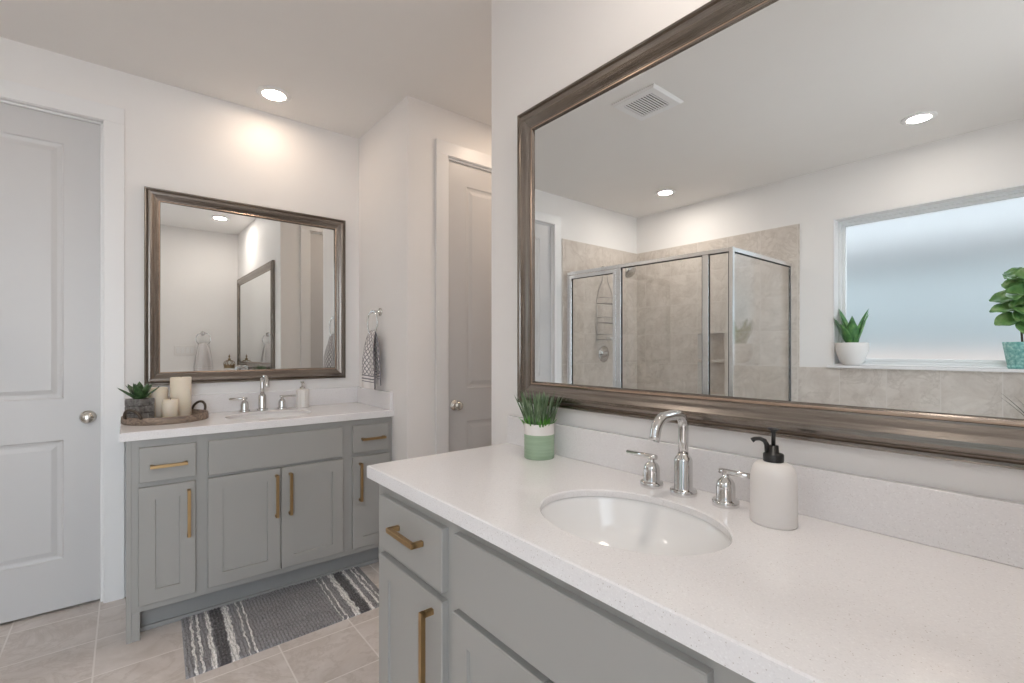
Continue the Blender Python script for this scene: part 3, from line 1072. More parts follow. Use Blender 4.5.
vt = thing('ceiling_vent', 'white square ceiling exhaust vent with slatted grille', 'vent', (-0.07, 1.672, CEIL), 0)
b = bm_new()
h = 0.148
e = 0.096
lp = [[(-h, -h, -0.0005), (h, -h, -0.0005), (h, h, -0.0005), (-h, h, -0.0005)], [(-h, -h, -0.006), (h, -h, -0.006), (h, h, -0.006), (-h, h, -0.006)],
      [(-h + .012, -h + .012, -0.016), (h - .012, -h + .012, -0.016), (h - .012, h - .012, -0.016), (-h + .012, h - .012, -0.016)],
      [(-e, -e, -0.016), (e, -e, -0.016), (e, e, -0.016), (-e, e, -0.016)], [(-e, -e, -0.001), (e, -e, -0.001), (e, e, -0.001), (-e, e, -0.001)]]
loops_rect(b, lp)
obj('frame', b, M['trim'], vt)
b = bm_new(); box(b, (-e, -e, -0.004), (e, e, -0.001)); obj('dark_backing', b, M['rubber'], vt)  # black sheet standing in for the shade between the slats
b = bm_new()
for i in range(11):
    y = -e + 0.0173 * i + 0.0095
    box(b, (-e, y - 0.0050, -0.0155), (e, y + 0.0050, -0.0130), 0.0006, 1)
obj('grille', b, M['trim'], vt)

# ------------------------------------------------------------------ shower enclosure
XS, YS = -1.039, 1.644
ZT = 2.022
Z0 = 0.10
b = bm_new()
box(b, (XS - 0.05, YS - 0.05, 0), (XS + 0.125, YF - TT - 0.001, 0.098), 0.003)
box(b, (XW + TT + 0.001, YS - 0.05, 0), (XS - 0.0505, YS + 0.05, 0.098), 0.003)
solo('shower_curb', b, M['tile_xy'], 'beige tiled curb under the glass shower enclosure', 'curb')
se = thing('shower_enclosure', 'glass corner shower enclosure with brushed metal frame', 'shower', (XS, YS, Z0))
def lx(x): return x - XS
def ly(y): return y - YS
b = bm_new()
zt = ZT - Z0
yw = ly(YF - TT - 0.001)
xw = lx(XW + TT + 0.001)
PHI = -math.atan2(0.084, 1.555)      # the long front runs out a little towards the room
RF = Matrix.Rotation(PHI, 4, 'Z')
yw = (ly(YF - TT) - 0.0165) / math.cos(PHI)
def fobj(name, bm, mat, parent):
    xf(bm, bm.verts[:], RF)
    return obj(name, bm, mat, parent)
def fy(y): return ly(y) / math.cos(PHI)
b = bm_new(); box(b, (-0.014, 0.0155, zt - 0.030), (0.014, yw, zt), 0.003); fobj('rail', b, M['alu'], se)
b = bm_new(); box(b, (xw, -0.014, zt - 0.030), (-0.0155, 0.014, zt), 0.003); obj('rail', b, M['alu'], se)
b = bm_new(); box(b, (-0.014, 0.0155, 0.001), (0.014, yw, 0.022), 0.003); fobj('sill', b, M['alu'], se)
b = bm_new(); box(b, (xw, -0.014, 0.001), (-0.0155, 0.014, 0.022), 0.003); obj('sill', b, M['alu'], se)
b = bm_new(); box(b, (-0.015, -0.015, 0.001), (0.015, 0.0145, zt + 0.002), 0.003); obj('corner_post', b, M['alu'], se)
m0, m1, m2, m3 = fy(1.809), fy(1.855), fy(2.572), fy(2.622)
b = bm_new(); box(b, (-0.012, m0, 0.0225), (0.012, m1, zt - 0.0305), 0.002); fobj('mullion', b, M['alu'], se)
b = bm_new(); box(b, (-0.014, m2, 0.0225), (0.014, m3, zt - 0.0305), 0.002); fobj('mullion', b, M['alu'], se)
b = bm_new(); box(b, (-0.014, yw - 0.028, 0.0225), (0.014, yw, zt - 0.0305), 0.002); fobj('wall_jamb', b, M['alu'], se)
b = bm_new(); box(b, (xw, -0.012, 0.0225), (xw + 0.012, 0.012, zt - 0.0305), 0.002); obj('wall_jamb', b, M['alu'], se)
def front_glass(y0, y1):
    bb = bm_new(); box(bb, (-0.004, y0 + 0.001, 0.024), (0.004, y1 - 0.001, zt - 0.032))
    p = fobj('glass_panel', bb, M['glass'], se)
    bb = bm_new(); ring_frame(bb, y0 + 0.0003, y1 - 0.0003, 0.023, zt - 0.031, 0.005, -0.0065, 0.0065, 0)
    fobj('gasket', bb, M['rubber'], p)
front_glass(0.0165, m0)
front_glass(m1, m2)
bb = bm_new(); box(bb, (xw + 0.013, -0.004, 0.024), (-0.017, 0.004, zt - 0.032)); p = obj('glass_panel', bb, M['glass'], se)
bb = bm_new(); ring_frame(bb, xw + 0.0125, -0.0155, 0.023, zt - 0.031, 0.005, -0.0065, 0.0065, 0)
for v in bb.verts:
    v.co.x, v.co.y = v.co.y, v.co.x
obj('gasket', bb, M['rubber'], p)
# hinged framed door by the wall
dy0, dy1 = m3 + 0.002, yw - 0.030
b = bm_new()
ring_frame(b, dy0, dy1, 0.026, zt - 0.036, 0.030, -0.010, 0.016, 0.003)
dr = fobj('shower_door', b, M['alu'], se)
b = bm_new(); box(b, (-0.003, dy0 + 0.032, 0.058), (0.003, dy1 - 0.032, zt - 0.068)); fobj('glass_panel', b, M['glass'], dr)
b = bm_new(); ring_frame(b, dy0 + 0.0305, dy1 - 0.0305, 0.0565, zt - 0.0665, 0.004, -0.006, 0.0065, 0); fobj('gasket', b, M['rubber'], dr)
b = bm_new()
tube(b, [(0.017, dy0 + 0.015, 0.70), (0.040, dy0 + 0.015, 0.70), (0.046, dy0 + 0.015, 0.706), (0.046, dy0 + 0.015, 0.84), (0.040, dy0 + 0.015, 0.846), (0.017, dy0 + 0.015, 0.846)], 0.006, 10)
fobj('handle', b, M['chrome'], dr)

# shower head, valve and caddy
sh = thing('shower_fixture', 'chrome shower head on a bent arm from the tiled end wall', 'shower head', (-1.49, YF - TT, 2.115))
b = bm_new()
lathe(b, [(0, 0), (0.03, 0), (0.03, 0.004), (0.012, 0.010), (0, 0.010)], 24)
xf(b, b.verts[:], Matrix.Rotation(PI / 2, 4, 'X'))
obj('flange', b, M['chrome'], sh)
b = bm_new()
tube(b, [(0, -0.008, 0), (0, -0.10, 0.012), (0, -0.20, 0.008), (0, -0.26, -0.012), (0, -0.29, -0.030)], 0.0095, 12)
obj('arm', b, M['chrome'], sh)
b = bm_new()
lathe(b, [(0, 0.0), (0.012, 0.0), (0.017, -0.014), (0.038, -0.042), (0.060, -0.068), (0.064, -0.078), (0.060, -0.083), (0, -0.083)], 28)
xf(b, b.verts[:], Matrix.Translation((0, -0.285, -0.024)) @ Matrix.Rotation(-0.85, 4, 'X'))
obj('spray_head', b, M['chrome'], sh)

vv_ = thing('shower_valve', 'round chrome shower valve on the tiled end wall', 'shower valve', (-1.499, YF - TT - 0.0005, 1.247))
b = bm_new()
lathe(b, [(0, 0), (0.082, 0), (0.084, 0.004), (0.078, 0.010), (0.035, 0.015), (0.030, 0.018), (0.028, 0.05), (0.022, 0.056), (0, 0.057)], 40)
xf(b, b.verts[:], Matrix.Rotation(PI / 2, 4, 'X'))
obj('escutcheon', b, M['chrome'], vv_)
b = bm_new()
tube(b, [(0.0, -0.046, 0.0), (0.03, -0.05, -0.003), (0.085, -0.054, -0.012)], [0.010, 0.009, 0.007], 12)
obj('lever', b, M['chrome'], vv_)

cd = thing('shower_caddy', 'hanging wire shower caddy beside the valve with three shelves', 'caddy', (-1.505, YF - TT - 0.010, 1.37))
b = bm_new()
wr = 0.0028
hcz = 0.775
for s in (-1, 1):
    tube(b, [(s * 0.125, -0.004, 0.0), (s * 0.125, -0.004, 0.44), (s * 0.10, -0.004, 0.52), (s * 0.045, -0.004, 0.62), (s * 0.030, -0.004, 0.70)], wr, 8)
tube(b, [(-0.030, -0.004, 0.70)] + [(0.030 * math.cos(a), -0.004, 0.71 + 0.045 * math.sin(a)) for a in [PI - i * PI / 10 for i in range(11)]] + [(0.030, -0.004, 0.70)], wr, 8)
obj('hanger', b, M['wire'], cd)
for z in (0.02, 0.19, 0.385):
    b = bm_new()
    for zz in (z, z + 0.055):
        tube(b, [(-0.125, -0.006, zz), (-0.125, -0.10, zz), (-0.115, -0.112, zz), (0.115, -0.112, zz), (0.125, -0.10, zz), (0.125, -0.006, zz)], wr, 8)
    for i in range(7):
        xq = -0.10 + i * 0.2 / 6
        tube(b, [(xq, -0.006, z), (xq, -0.112, z), (xq, -0.112, z + 0.055)], 0.0018, 6)
    obj('wire_shelf', b, M['wire'], cd)
b = bm_new()
box(b, (-0.035, -0.026, 0), (0.035, 0.026, 0.024), 0.010, 4)
solo('soap_bar', b, M['porcelain'], 'white soap bar on the lowest caddy shelf', 'soap', (-1.525, YF - TT - 0.07, 1.3935))

# ------------------------------------------------------------------ towel rings and towels
def towel_ring(label, loc, rotz):
    """local: wall at y=0 facing -y; ring hangs from a post"""
    t = thing('towel_ring', label, 'towel ring', loc, rotz)
    bm = bm_new()
    lathe(bm, [(0, 0.0003), (0.026, 0.0003), (0.027, 0.003), (0.024, 0.009), (0.012, 0.013), (0.009, 0.018), (0.009, 0.045), (0.012, 0.048), (0.0125, 0.058), (0.009, 0.061), (0, 0.062)], 28)
    xf(bm, bm.verts[:], Matrix.Rotation(PI / 2, 4, 'X'))
    obj('post', bm, M['chrome'], t)
    bm = bm_new()
    R = 0.075
    tube(bm, [(R * math.sin(a), -0.053, -R + 0.004 + R * math.cos(a)) for a in [2 * PI * i / 40 for i in range(40)]], 0.0045, 10, closed=True)
    obj('ring', bm, M['chrome'], t)
    return t

def towel(label, loc, rotz, mat, length=0.325, top_w=0.105, bot_w=0.165):
    """hand towel folded over the ring bottom; local origin at the ring's lowest point, hangs down -z"""
    bm = bm_new()
    uvl = bm.loops.layers.uv.new('UVMap')
    nu, nv = 28, 40
    sheets = []
    for side, off, L in ((-1, -0.020, length), (1, 0.013, length * 0.93)):
        grid = []
        for i in range(nv + 1):
            s = i / nv
            row = []
            for k in range(nu + 1):
                u = k / nu
                w = top_w + (bot_w - top_w) * min(1, s * 1.3) ** 0.8
                x = (u - 0.5) * w
                fold = math.sin(u * 2 * PI * 1.6 + 0.7 + side) * (0.010 - 0.004 * s) + math.sin(u * 2 * PI * 3.1 + side) * 0.003
                y = off * (0.35 + 0.65 * min(1, s * 4)) + fold * (0.35 + 0.65 * min(1, s * 3))
                if side < 0:     # the front bellies out from the wall
                    y -= 0.036 * math.sin(PI * u) ** 0.8 * min(1, s * 2.2) ** 0.8
                z = -s * L + 0.012 * (1 - min(1, s * 5)) * math.sin(PI * u) - 0.004 * math.sin(u * 9)
                row.append((x, y, z))
            grid.append(row)
        sheets.append(grid)
    # one cloth: front sheet bottom -> up over the ring -> back sheet bottom
    rows = [(r, 1 - i / nv) for i, r in enumerate(sheets[0])][::-1]
    crest = [(x, (y0 + y1) / 2, 0.017 + 0.012 * math.sin(PI * k / nu)) for k, ((x, y0, _), (_, y1, _)) in enumerate(zip(sheets[0][0], sheets[1][0]))]
    rows += [(crest, 1.02)]
    rows += [(r, 1 - i / nv) for i, r in enumerate(sheets[1])]
    V = [[bm.verts.new(p) for p in r] for r, _ in rows]
    for i in range(len(V) - 1):
        for k in range(nu):
            f = bm.faces.new((V[i][k], V[i][k + 1], V[i + 1][k + 1], V[i + 1][k]))
            f.smooth = True
            for lo, (vi, ki) in zip(f.loops, ((rows[i][1], k), (rows[i][1], k + 1), (rows[i + 1][1], k + 1), (rows[i + 1][1], k))):
                lo[uvl].uv = (ki / nu, vi * 1.0)
    o = solo('hand_towel', bm, mat, label, 'towel', loc, rotz)
    md = o.modifiers.new('thick', 'SOLIDIFY')
    md.thickness = 0.005
    md.offset = 0
    return o
# closet side wall faces -x: local -y -> world -x
towel_ring('chrome towel ring on the closet wall beside the far vanity', (XC, 2.852, 1.530), -PI / 2)
towel('grey and white trellis hand towel hanging beside the far vanity', (XC - 0.053, 2.852, 1.384), -PI / 2, M['towel'], 0.330, 0.115, 0.195)
# back wall faces +y
towel_ring('chrome towel ring on the back wall, seen in the small mirror', (0.80, YB, 1.515), PI)
towel('pale hand towel on the back wall, seen in the small mirror', (0.80, YB + 0.053, 1.369), PI, M['towel_pale'], 0.33, 0.11, 0.19)

sp_ = thing('switch_plate', 'white four-gang switch plate on the back wall beside the pale towel', 'switch', (0.625, YB, 1.31), PI)
b = bm_new(); box(b, (-0.105, -0.006, -0.058), (0.105, -0.0005, 0.058), 0.002); obj('plate', b, M['plate'], sp_)
for i in range(4):
    b = bm_new(); xq = -0.069 + i * 0.046
    box(b, (xq - 0.0165, -0.0085, -0.034), (xq + 0.0165, -0.0062, 0.034), 0.0015)
    obj('switch', b, M['porcelain'], sp_)

# ------------------------------------------------------------------ soap dispensers
t = thing('soap_dispenser', 'matte white soap dispenser with black pump beside the foreground basin', 'soap dispenser', (1.049, 0.427, CT))
b = bm_new()
prof = [(0.0, 0.0), (0.95, 0.0), (1.0, 0.003), (1.0, 0.088), (0.987, 0.099), (0.95, 0.108), (0.885, 0.1165), (0.77, 0.1235), (0.61, 0.1275), (0.42, 0.129), (0.0, 0.129)]
lathe(b, prof, 48, sx=0.037, sy=0.0450)
obj('bottle', b, M['ceramic'], t)
b = bm_new()
lathe(b, [(0.0, 0.1292), (0.0190, 0.1292), (0.0195, 0.131), (0.0195, 0.1435), (0.018, 0.1455), (0.010, 0.147), (0.0095, 0.162), (0.0, 0.162)], 28)
lathe(b, [(0.0, 0.161), (0.0040, 0.161), (0.0040, 0.188), (0.006, 0.193), (0.0115, 0.1955), (0.0115, 0.198), (0.0, 0.198)], 20)
obj('pump', b, M['black'], t)
b = bm_new()
tube(b, [(-0.002, 0.011, 0.144), (-0.003, 0.012, 0.162), (-0.004, 0.016, 0.170), (-0.006, 0.024, 0.1735), (-0.008, 0.034, 0.172), (-0.010, 0.039, 0.168)], [0.0052, 0.005, 0.0046, 0.0042, 0.0042, 0.0055], 12)
obj('nozzle', b, M['black'], t)

t = thing('soap_dispenser', 'small ribbed white soap dispenser with brass pump on the far countertop', 'soap dispenser', (0.862, 3.140, CT))
b = bm_new()
n = 48
rg = []
for z, r in [(0, 0.034), (0.002, 0.037), (0.105, 0.037), (0.112, 0.033), (0.114, 0.016), (0.114, 0.0)]:
    rg.append([b.verts.new(((r + (0.0012 if i % 4 < 2 and r > 0.02 else 0)) * math.cos(2 * PI * i / n), (r + (0.0012 if i % 4 < 2 and r > 0.02 else 0)) * math.sin(2 * PI * i / n), z)) for i in range(n)])
for A, B in zip(rg, rg[1:]):
    for i in range(n):
        j = (i + 1) % n
        b.faces.new((A[i], A[j], B[j], B[i]))
b.faces.new(rg[0][::-1])
bmesh.ops.remove_doubles(b, verts=b.verts[:], dist=1e-6)
obj('bottle', b, M['ceramic'], t)
b = bm_new()
lathe(b, [(0, 0.1145), (0.016, 0.1145), (0.016, 0.126), (0.006, 0.129), (0.005, 0.150), (0.011, 0.152), (0.011, 0.160), (0.0, 0.161)], 20)
tube(b, [(0, 0, 0.1555), (0, -0.03, 0.1555), (0, -0.037, 0.150)], 0.004, 8)
obj('pump', b, M['nickel'], t)

# ------------------------------------------------------------------ grass pot
def blade(bm, base, tip, w, bend, segs=6, mi=0, thick=0.0):
    """tapered, folded strip from base to tip drooping by bend"""
    base, tip = Vector(base), Vector(tip)
    d = tip - base
    side = d.cross(Vector((0, 0, 1)))
    if side.length < 1e-5:
        side = Vector((1, 0, 0))
    side.normalize()
    side = Matrix.Rotation(random.uniform(-0.8, 0.8), 3, d.normalized()) @ side
    out = Vector((d.x, d.y, 0))
    rows = []
    for i in range(segs + 1):
        s = i / segs
        p = base + d * s + out * bend * (s * s - s) * 1.0 + Vector((0, 0, 1)) * bend * 0.35 * d.length * (s - s * s)
        ww = w * (0.75 + 0.6 * s) * (1 - s) ** 0.6 if s < 1 else 0
        nrm = d.cross(side).normalized()
        if s < 1:
            rows.append([bm.verts.new(p - side * ww), bm.verts.new(p + nrm * ww * 0.35), bm.verts.new(p + side * ww)])
        else:
            rows.append([bm.verts.new(p)])
    for A, B in zip(rows, rows[1:]):
        if len(B) == 3:
            for k in range(2):
                f = bm.faces.new((A[k], A[k + 1], B[k + 1], B[k])); f.smooth = True; f.material_index = mi
        else:
            for k in range(2):
                f = bm.faces.new((A[k], A[k + 1], B[0])); f.smooth = True; f.material_index = mi

t = thing('grass_plant', 'tufted grass plant in a white and sage green pot on the foreground countertop', 'potted plant', (1.080, 1.184, CT))
b = bm_new()
R = 0.0505
lathe(b, [(0.0, 0.0), (R - 0.002, 0.0), (R, 0.002), (R, 0.080)], 40, cap=False, mi=1)
lathe(b, [(R, 0.080), (R, 0.114), (R - 0.001, 0.1155), (R - 0.004, 0.1155), (R - 0.005, 0.113), (R - 0.005, 0.095)], 40, cap=False, mi=0)
bmesh.ops.remove_doubles(b, verts=b.verts[:], dist=1e-6)
obj('pot', b, [M['ceramic'], M['sage']], t)
b = bm_new(); lathe(b, [(0.0, 0.100), (R - 0.006, 0.100), (R - 0.006, 0.094), (0.0, 0.094)], 28); obj('soil', b, M['soil'], t)
b = bm_new()
for i in range(125):
    a = random.uniform(0, 2 * PI)
    r = (R - 0.008) * math.sqrt(random.random())
    L = random.uniform(0.105, 0.150) * (1.0 - 0.10 * r / R)
    lean = 0.06 + 0.52 * r / R * random.uniform(0.4, 1.15)
    ox = math.cos(a) * math.sin(lean) * L
    oy = math.sin(a) * math.sin(lean) * L
    base = (r * math.cos(a), r * math.sin(a), 0.099)
    blade(b, base, (min(base[0] + ox, 0.044), base[1] + oy, 0.099 + L * math.cos(lean) * 0.95), random.uniform(0.0034, 0.0052), random.uniform(0.0, 0.3), 6, 0)
for i in range(130):
    a = random.uniform(0, 2 * PI)
    r = (R - 0.006) * random.uniform(0.5, 1)
    L = random.uniform(0.026, 0.050)
    base = (r * math.cos(a), r * math.sin(a), 0.099)
    lean = random.uniform(0.2, 0.85)
    blade(b, base, (min(base[0] + math.cos(a) * math.sin(lean) * L, 0.048), base[1] + math.sin(a) * math.sin(lean) * L, 0.103 + L * math.cos(lean)), 0.0042, 0.1, 4, 1)
obj('foliage', b, [M['grass'], M['grass_young']], t)

# ------------------------------------------------------------------ tray with candles and succulent
TRX, TRY = 0.166, 3.005
t = thing('serving_tray', 'round weathered wood tray with dark loop handles on the far countertop', 'tray', (TRX, TRY, CT))
b = bm_new()
TR = 0.181
lathe(b, [(0.0, 0.0), (TR - 0.003, 0.0), (TR, 0.003), (TR, 0.031), (TR - 0.002, 0.034), (TR - 0.010, 0.034), (TR - 0.012, 0.032), (TR - 0.012, 0.012), (0.0, 0.010)], 64)
obj('dish', b, M['tray'], t)
for s in (-1, 1):
    a0 = 0.62 if s > 0 else PI + 0.72
    b = bm_new()
    cxh, cyh = (TR - 0.001) * math.cos(a0), (TR - 0.001) * math.sin(a0)
    tx, ty = -math.sin(a0), math.cos(a0)
    pts = []
    for i in range(13):
        q = PI * i / 12
        off = 0.045 * math.cos(q)
        rise = 0.044 * math.sin(q)
        pts.append((cxh + tx * off + math.cos(a0) * rise * 0.35, cyh + ty * off + math.sin(a0) * rise * 0.35, 0.0315 + rise))
    tube(b, pts, 0.0065, 10)
    obj('handle', b, M['iron'], t)

def candle(label, x, y, r, h, z=CT + 0.0125):
    c = thing('pillar_candle', label, 'candle', (x, y, z), 0, 'pillar candles on the round tray')
    bm = bm_new()
    lathe(bm, [(0.0, 0.0), (r - 0.002, 0.0), (r, 0.002), (r, h - 0.003), (r - 0.003, h), (r - 0.008, h - 0.001), (r * 0.5, h - 0.004), (0.0, h - 0.0055)], 40)
    obj('wax', bm, M['wax'], c)
    bm = bm_new()
    tube(bm, [(0, 0, h - 0.007), (0.001, 0, h + 0.001), (0.004, 0, h + 0.007)], 0.0013, 8)
    obj('wick', bm, M['wick'], c)
candle('tallest of the three cream pillar candles on the round tray', 0.231, 3.072, 0.047, 0.202)
candle('middle-height cream pillar candle on the tray, partly behind the other two', 0.134, 3.095, 0.042, 0.150)
candle('shortest cream pillar candle at the front of the tray', 0.180, 2.985, 0.0335, 0.095)

t = thing('potted_succulent', 'spiky green succulent in a grey brick-pattern pot on the tray', 'potted plant', (0.058, 3.020, CT + 0.0115), math.radians(42))
b = bm_new()
s = 0.0425
zh = 0.105
box(b, (-s + .003, -s + .003, 0.0), (s - .003, s - .003, zh - 0.004), mi=1)
for k, z0 in enumerate((0.001, 0.0365, 0.0715)):
    z1 = z0 + 0.033
    for side in range(4):
        cuts = [(-s, 0.012), (0.014, s)] if k != 1 else [(-s, -0.016), (-0.014, s)]
        for (u0, u1) in cuts:
            p0, p1 = -s - 0.0004, -s + 0.010
            if side == 0:
                box(b, (u0, p0, z0), (u1, p1, z1), 0.002, 1, 0)
            elif side == 1:
                box(b, (-p1, u0, z0), (-p0, u1, z1), 0.002, 1, 0)
            elif side == 2:
                box(b, (-u1, -p1, z0), (-u0, -p0, z1), 0.002, 1, 0)
            else:
                box(b, (p0, -u1, z0), (p1, -u0, z1), 0.002, 1, 0)
obj('pot', b, [M['stone'], M['mortar']], t)
def fat_leaf(bm, base, az, lean, L, w, th, curve=0.25, segs=8, tipf=0.9, mi=0):
    """thick pointed leaf leaving base at azimuth az, lean from vertical"""
    rows = []
    n = 8
    for i in range(segs + 1):
        s = i / segs
        le = lean - curve * s
        x = L * s * math.sin(lean - curve * s * 0.5)
        z = L * s * math.cos(lean - curve * s * 0.5)
        wd = w * math.sin(min(1, s * tipf + 0.18) * PI * 0.5) * (1 - s ** 3.0) if s < 1 else 0
        wd = w * (0.62 + 1.4 * s - 2.02 * s * s) if s < 1 else 0
        t_ = th * (1 - s * 0.8)
        ca, sa = math.cos(az), math.sin(az)
        if wd <= 1e-5:
            rows.append([bm.verts.new((base[0] + ca * x, base[1] + sa * x, base[2] + z))])
            continue
        ring = []
        for q in range(n):
            a = 2 * PI * q / n
            lw, lt = wd * math.cos(a), t_ * math.sin(a) + 0.25 * abs(wd) * math.cos(a) ** 2
            # width runs across the azimuth, thickness along the leaf normal
            nx, nz = -math.cos(le), math.sin(le)
            ring.append(bm.verts.new((base[0] + ca * (x + nx * lt) - sa * lw, base[1] + sa * (x + nx * lt) + ca * lw, base[2] + z + nz * lt)))
        rows.append(ring)
    for A, B in zip(rows, rows[1:]):
        for q in range(n):
            j = (q + 1) % n
            f = bm.faces.new((A[q], A[j], B[j], B[q])) if len(B) > 1 else bm.faces.new((A[q], A[j], B[0]))
            f.smooth = True
            f.material_index = mi
    bm.faces.new(rows[0][::-1])
b = bm_new()
for i in range(13):
    a = i * 2.399 + 0.5
    k = i / 12
    fat_leaf(b, (0.012 * math.cos(a) * (1 - k), 0.012 * math.sin(a) * (1 - k), 0.100), a, 1.05 - 0.80 * k, 0.100 + 0.016 * random.random() - 0.025 * k, 0.0245, 0.0045, 0.12)
obj('leaves', b, M['succulent'], t)
b = bm_new(); box(b, (-s + 0.009, -s + 0.009, 0.1012), (s - 0.009, s - 0.009, 0.1035), 0.001); obj('soil', b, M['soil'], t)

# ------------------------------------------------------------------ rug
b = bm_new()
RW, RD = 0.87, 0.51
nx_, ny_ = 300, 130
V = []
for i in range(nx_ + 1):
    row = []
    for k in range(ny_ + 1):
        x = -RW / 2 + RW * i / nx_
        y = -RD / 2 + RD * k / ny_
        wv = noise.noise(Vector((x * 9, y * 7, 3.1))) * 0.006
        rib = abs(math.sin((x + wv) / 0.0145 * PI))
        tuft = 0.65 + 0.35 * math.sin(y / 0.0125 * 2 * PI + math.sin(x * 300))
        ed = min(1.0, min(RW / 2 - abs(x), RD / 2 - abs(y)) / 0.012)
        z = 0.006 + 0.0085 * rib * tuft * ed + 0.0035 * noise.noise(Vector((x * 70, y * 70, 0))) * ed
        row.append(b.verts.new((x + 0.075 * y, y, max(0.003, z) if ed > 0 else 0.002)))
    V.append(row)
for i in range(nx_):
    for k in range(ny_):
        f = b.faces.new((V[i][k], V[i + 1][k], V[i + 1][k + 1], V[i][k + 1])); f.smooth = True
bd = [V[i][0] for i in range(nx_ + 1)] + [V[nx_][k] for k in range(1, ny_ + 1)] + [V[i][ny_] for i in range(nx_ - 1, -1, -1)] + [V[0][k] for k in range(ny_ - 1, 0, -1)]
lo = [b.verts.new((v.co.x, v.co.y, 0.0006)) for v in bd]
for i in range(len(bd)):
    j = (i + 1) % len(bd)
    b.faces.new((bd[i], bd[j], lo[j], lo[i]))
b.faces.new(lo)
solo('bath_rug', b, M['rug'], 'grey chenille bath rug with white and charcoal stripes on the tile floor', 'rug', (0.632, 2.523, 0), math.radians(1.7))

# ------------------------------------------------------------------ window sill plants
SZ = WB + 0.0185
t = thing('potted_snake_plant', 'upright broad-leaved plant in a round white pot at the window sill end', 'potted plant', (XW - 0.012, 1.210, SZ))
b = bm_new()
lathe(b, [(0.0, 0.0), (0.052, 0.0), (0.062, 0.006), (0.080, 0.035), (0.095, 0.075), (0.106, 0.115), (0.108, 0.172), (0.107, 0.175), (0.101, 0.175), (0.099, 0.158), (0.0, 0.156)], 44)
obj('pot', b, M['ceramic'], t)
b = bm_new()
for (az, lean, L, w) in ((1.2, 0.10, 0.265, 0.046), (-1.4, 0.20, 0.300, 0.038), (-1.75, 0.42, 0.285, 0.042), (1.7, 0.55, 0.260, 0.050), (1.4, 0.30, 0.250, 0.046), (-0.3, 0.20, 0.215, 0.056), (0.5, 0.34, 0.19, 0.046), (2.9, 0.03, 0.24, 0.042), (2.1, 0.20, 0.315, 0.042), (-2.1, 0.24, 0.265, 0.038)):
    fat_leaf(b, (0.022 * math.cos(az), 0.022 * math.sin(az), 0.152), az, lean, L, w, 0.004, -0.25 if lean < 0.4 else 0.25)
obj('leaves', b, M['snake'], t)

t = thing('potted_fig', 'fiddle-leaf plant in a teal textured pot on the window sill', 'potted plant', (XW - 0.022, 0.302, SZ))
b = bm_new()
lathe(b, [(0.0, 0.0), (0.066, 0.0), (0.070, 0.004), (0.070, 0.018), (0.067, 0.022), (0.070, 0.026), (0.091, 0.166), (0.091, 0.170), (0.086, 0.170), (0.084, 0.155), (0.0, 0.153)], 44)
obj('pot', b, M['teal'], t)
b = bm_new()
tube(b, [(0, 0, 0.15), (0.004, 0.006, 0.26), (-0.004, 0.010, 0.36), (0.0, 0.0, 0.52), (0.002, -0.01, 0.60)], [0.006, 0.0055, 0.005, 0.0045, 0.003], 10)
tube(b, [(0.01, -0.02, 0.15), (0.014, -0.03, 0.28), (0.008, -0.05, 0.42), (0.0, -0.075, 0.55)], [0.005, 0.0045, 0.004, 0.003], 10)
obj('stem', b, M['stem'], t)
b = bm_new()
def broad_leaf(bm, base, az, pitch, L, w, roll=0.0):
    rows = []
    segs, n = 9, 6
    R3 = Matrix.Rotation(az, 3, 'Z') @ Matrix.Rotation(roll, 3, 'X')
    for i in range(segs + 1):
        s = i / segs
        pt = pitch - 0.7 * s
        x = L * s * math.cos(pitch - 0.35 * s)
        z = L * s * math.sin(pitch - 0.35 * s)
        ww = w * (math.sin(PI * (0.06 + 0.92 * s) ** 0.85)) ** 0.7
        row = []
        for k in range(n + 1):
            q = -1 + 2 * k / n
            cup = 0.22 * ww * q * q + 0.004 * math.sin(s * 14 + q * 3)
            row.append(bm.verts.new(Vector(base) + R3 @ Vector((x - cup * math.sin(pt), ww * q, z + cup * math.cos(pt)))))
        rows.append(row)
    for A, B in zip(rows, rows[1:]):
        for k in range(n):
            f = bm.faces.new((A[k], A[k + 1], B[k + 1], B[k])); f.smooth = True
rs = random.Random(11)
for i in range(36):
    k = i / 35
    z = 0.30 + 0.29 * k
    a = i * 2.399
    yb0 = 0.012 if i % 2 else -0.03 - 0.04 * k
    front = math.cos(a)
    L = rs.uniform(0.11, 0.15) if front > -0.25 else 0.085
    pit = (-0.45 + 0.75 * k) * max(0, front) + rs.uniform(0.15, 0.55) * (1 - max(0, front)) + (0.35 if k > 0.75 else 0)
    broad_leaf(b, (0.0, yb0, z), a, pit, L, rs.uniform(0.046, 0.060), 0.95 * math.sin(a) + rs.uniform(-0.25, 0.25))
o_ = obj('leaves', b, M['fig'], t)
md = o_.modifiers.new('thick', 'SOLIDIFY'); md.thickness = 0.0012

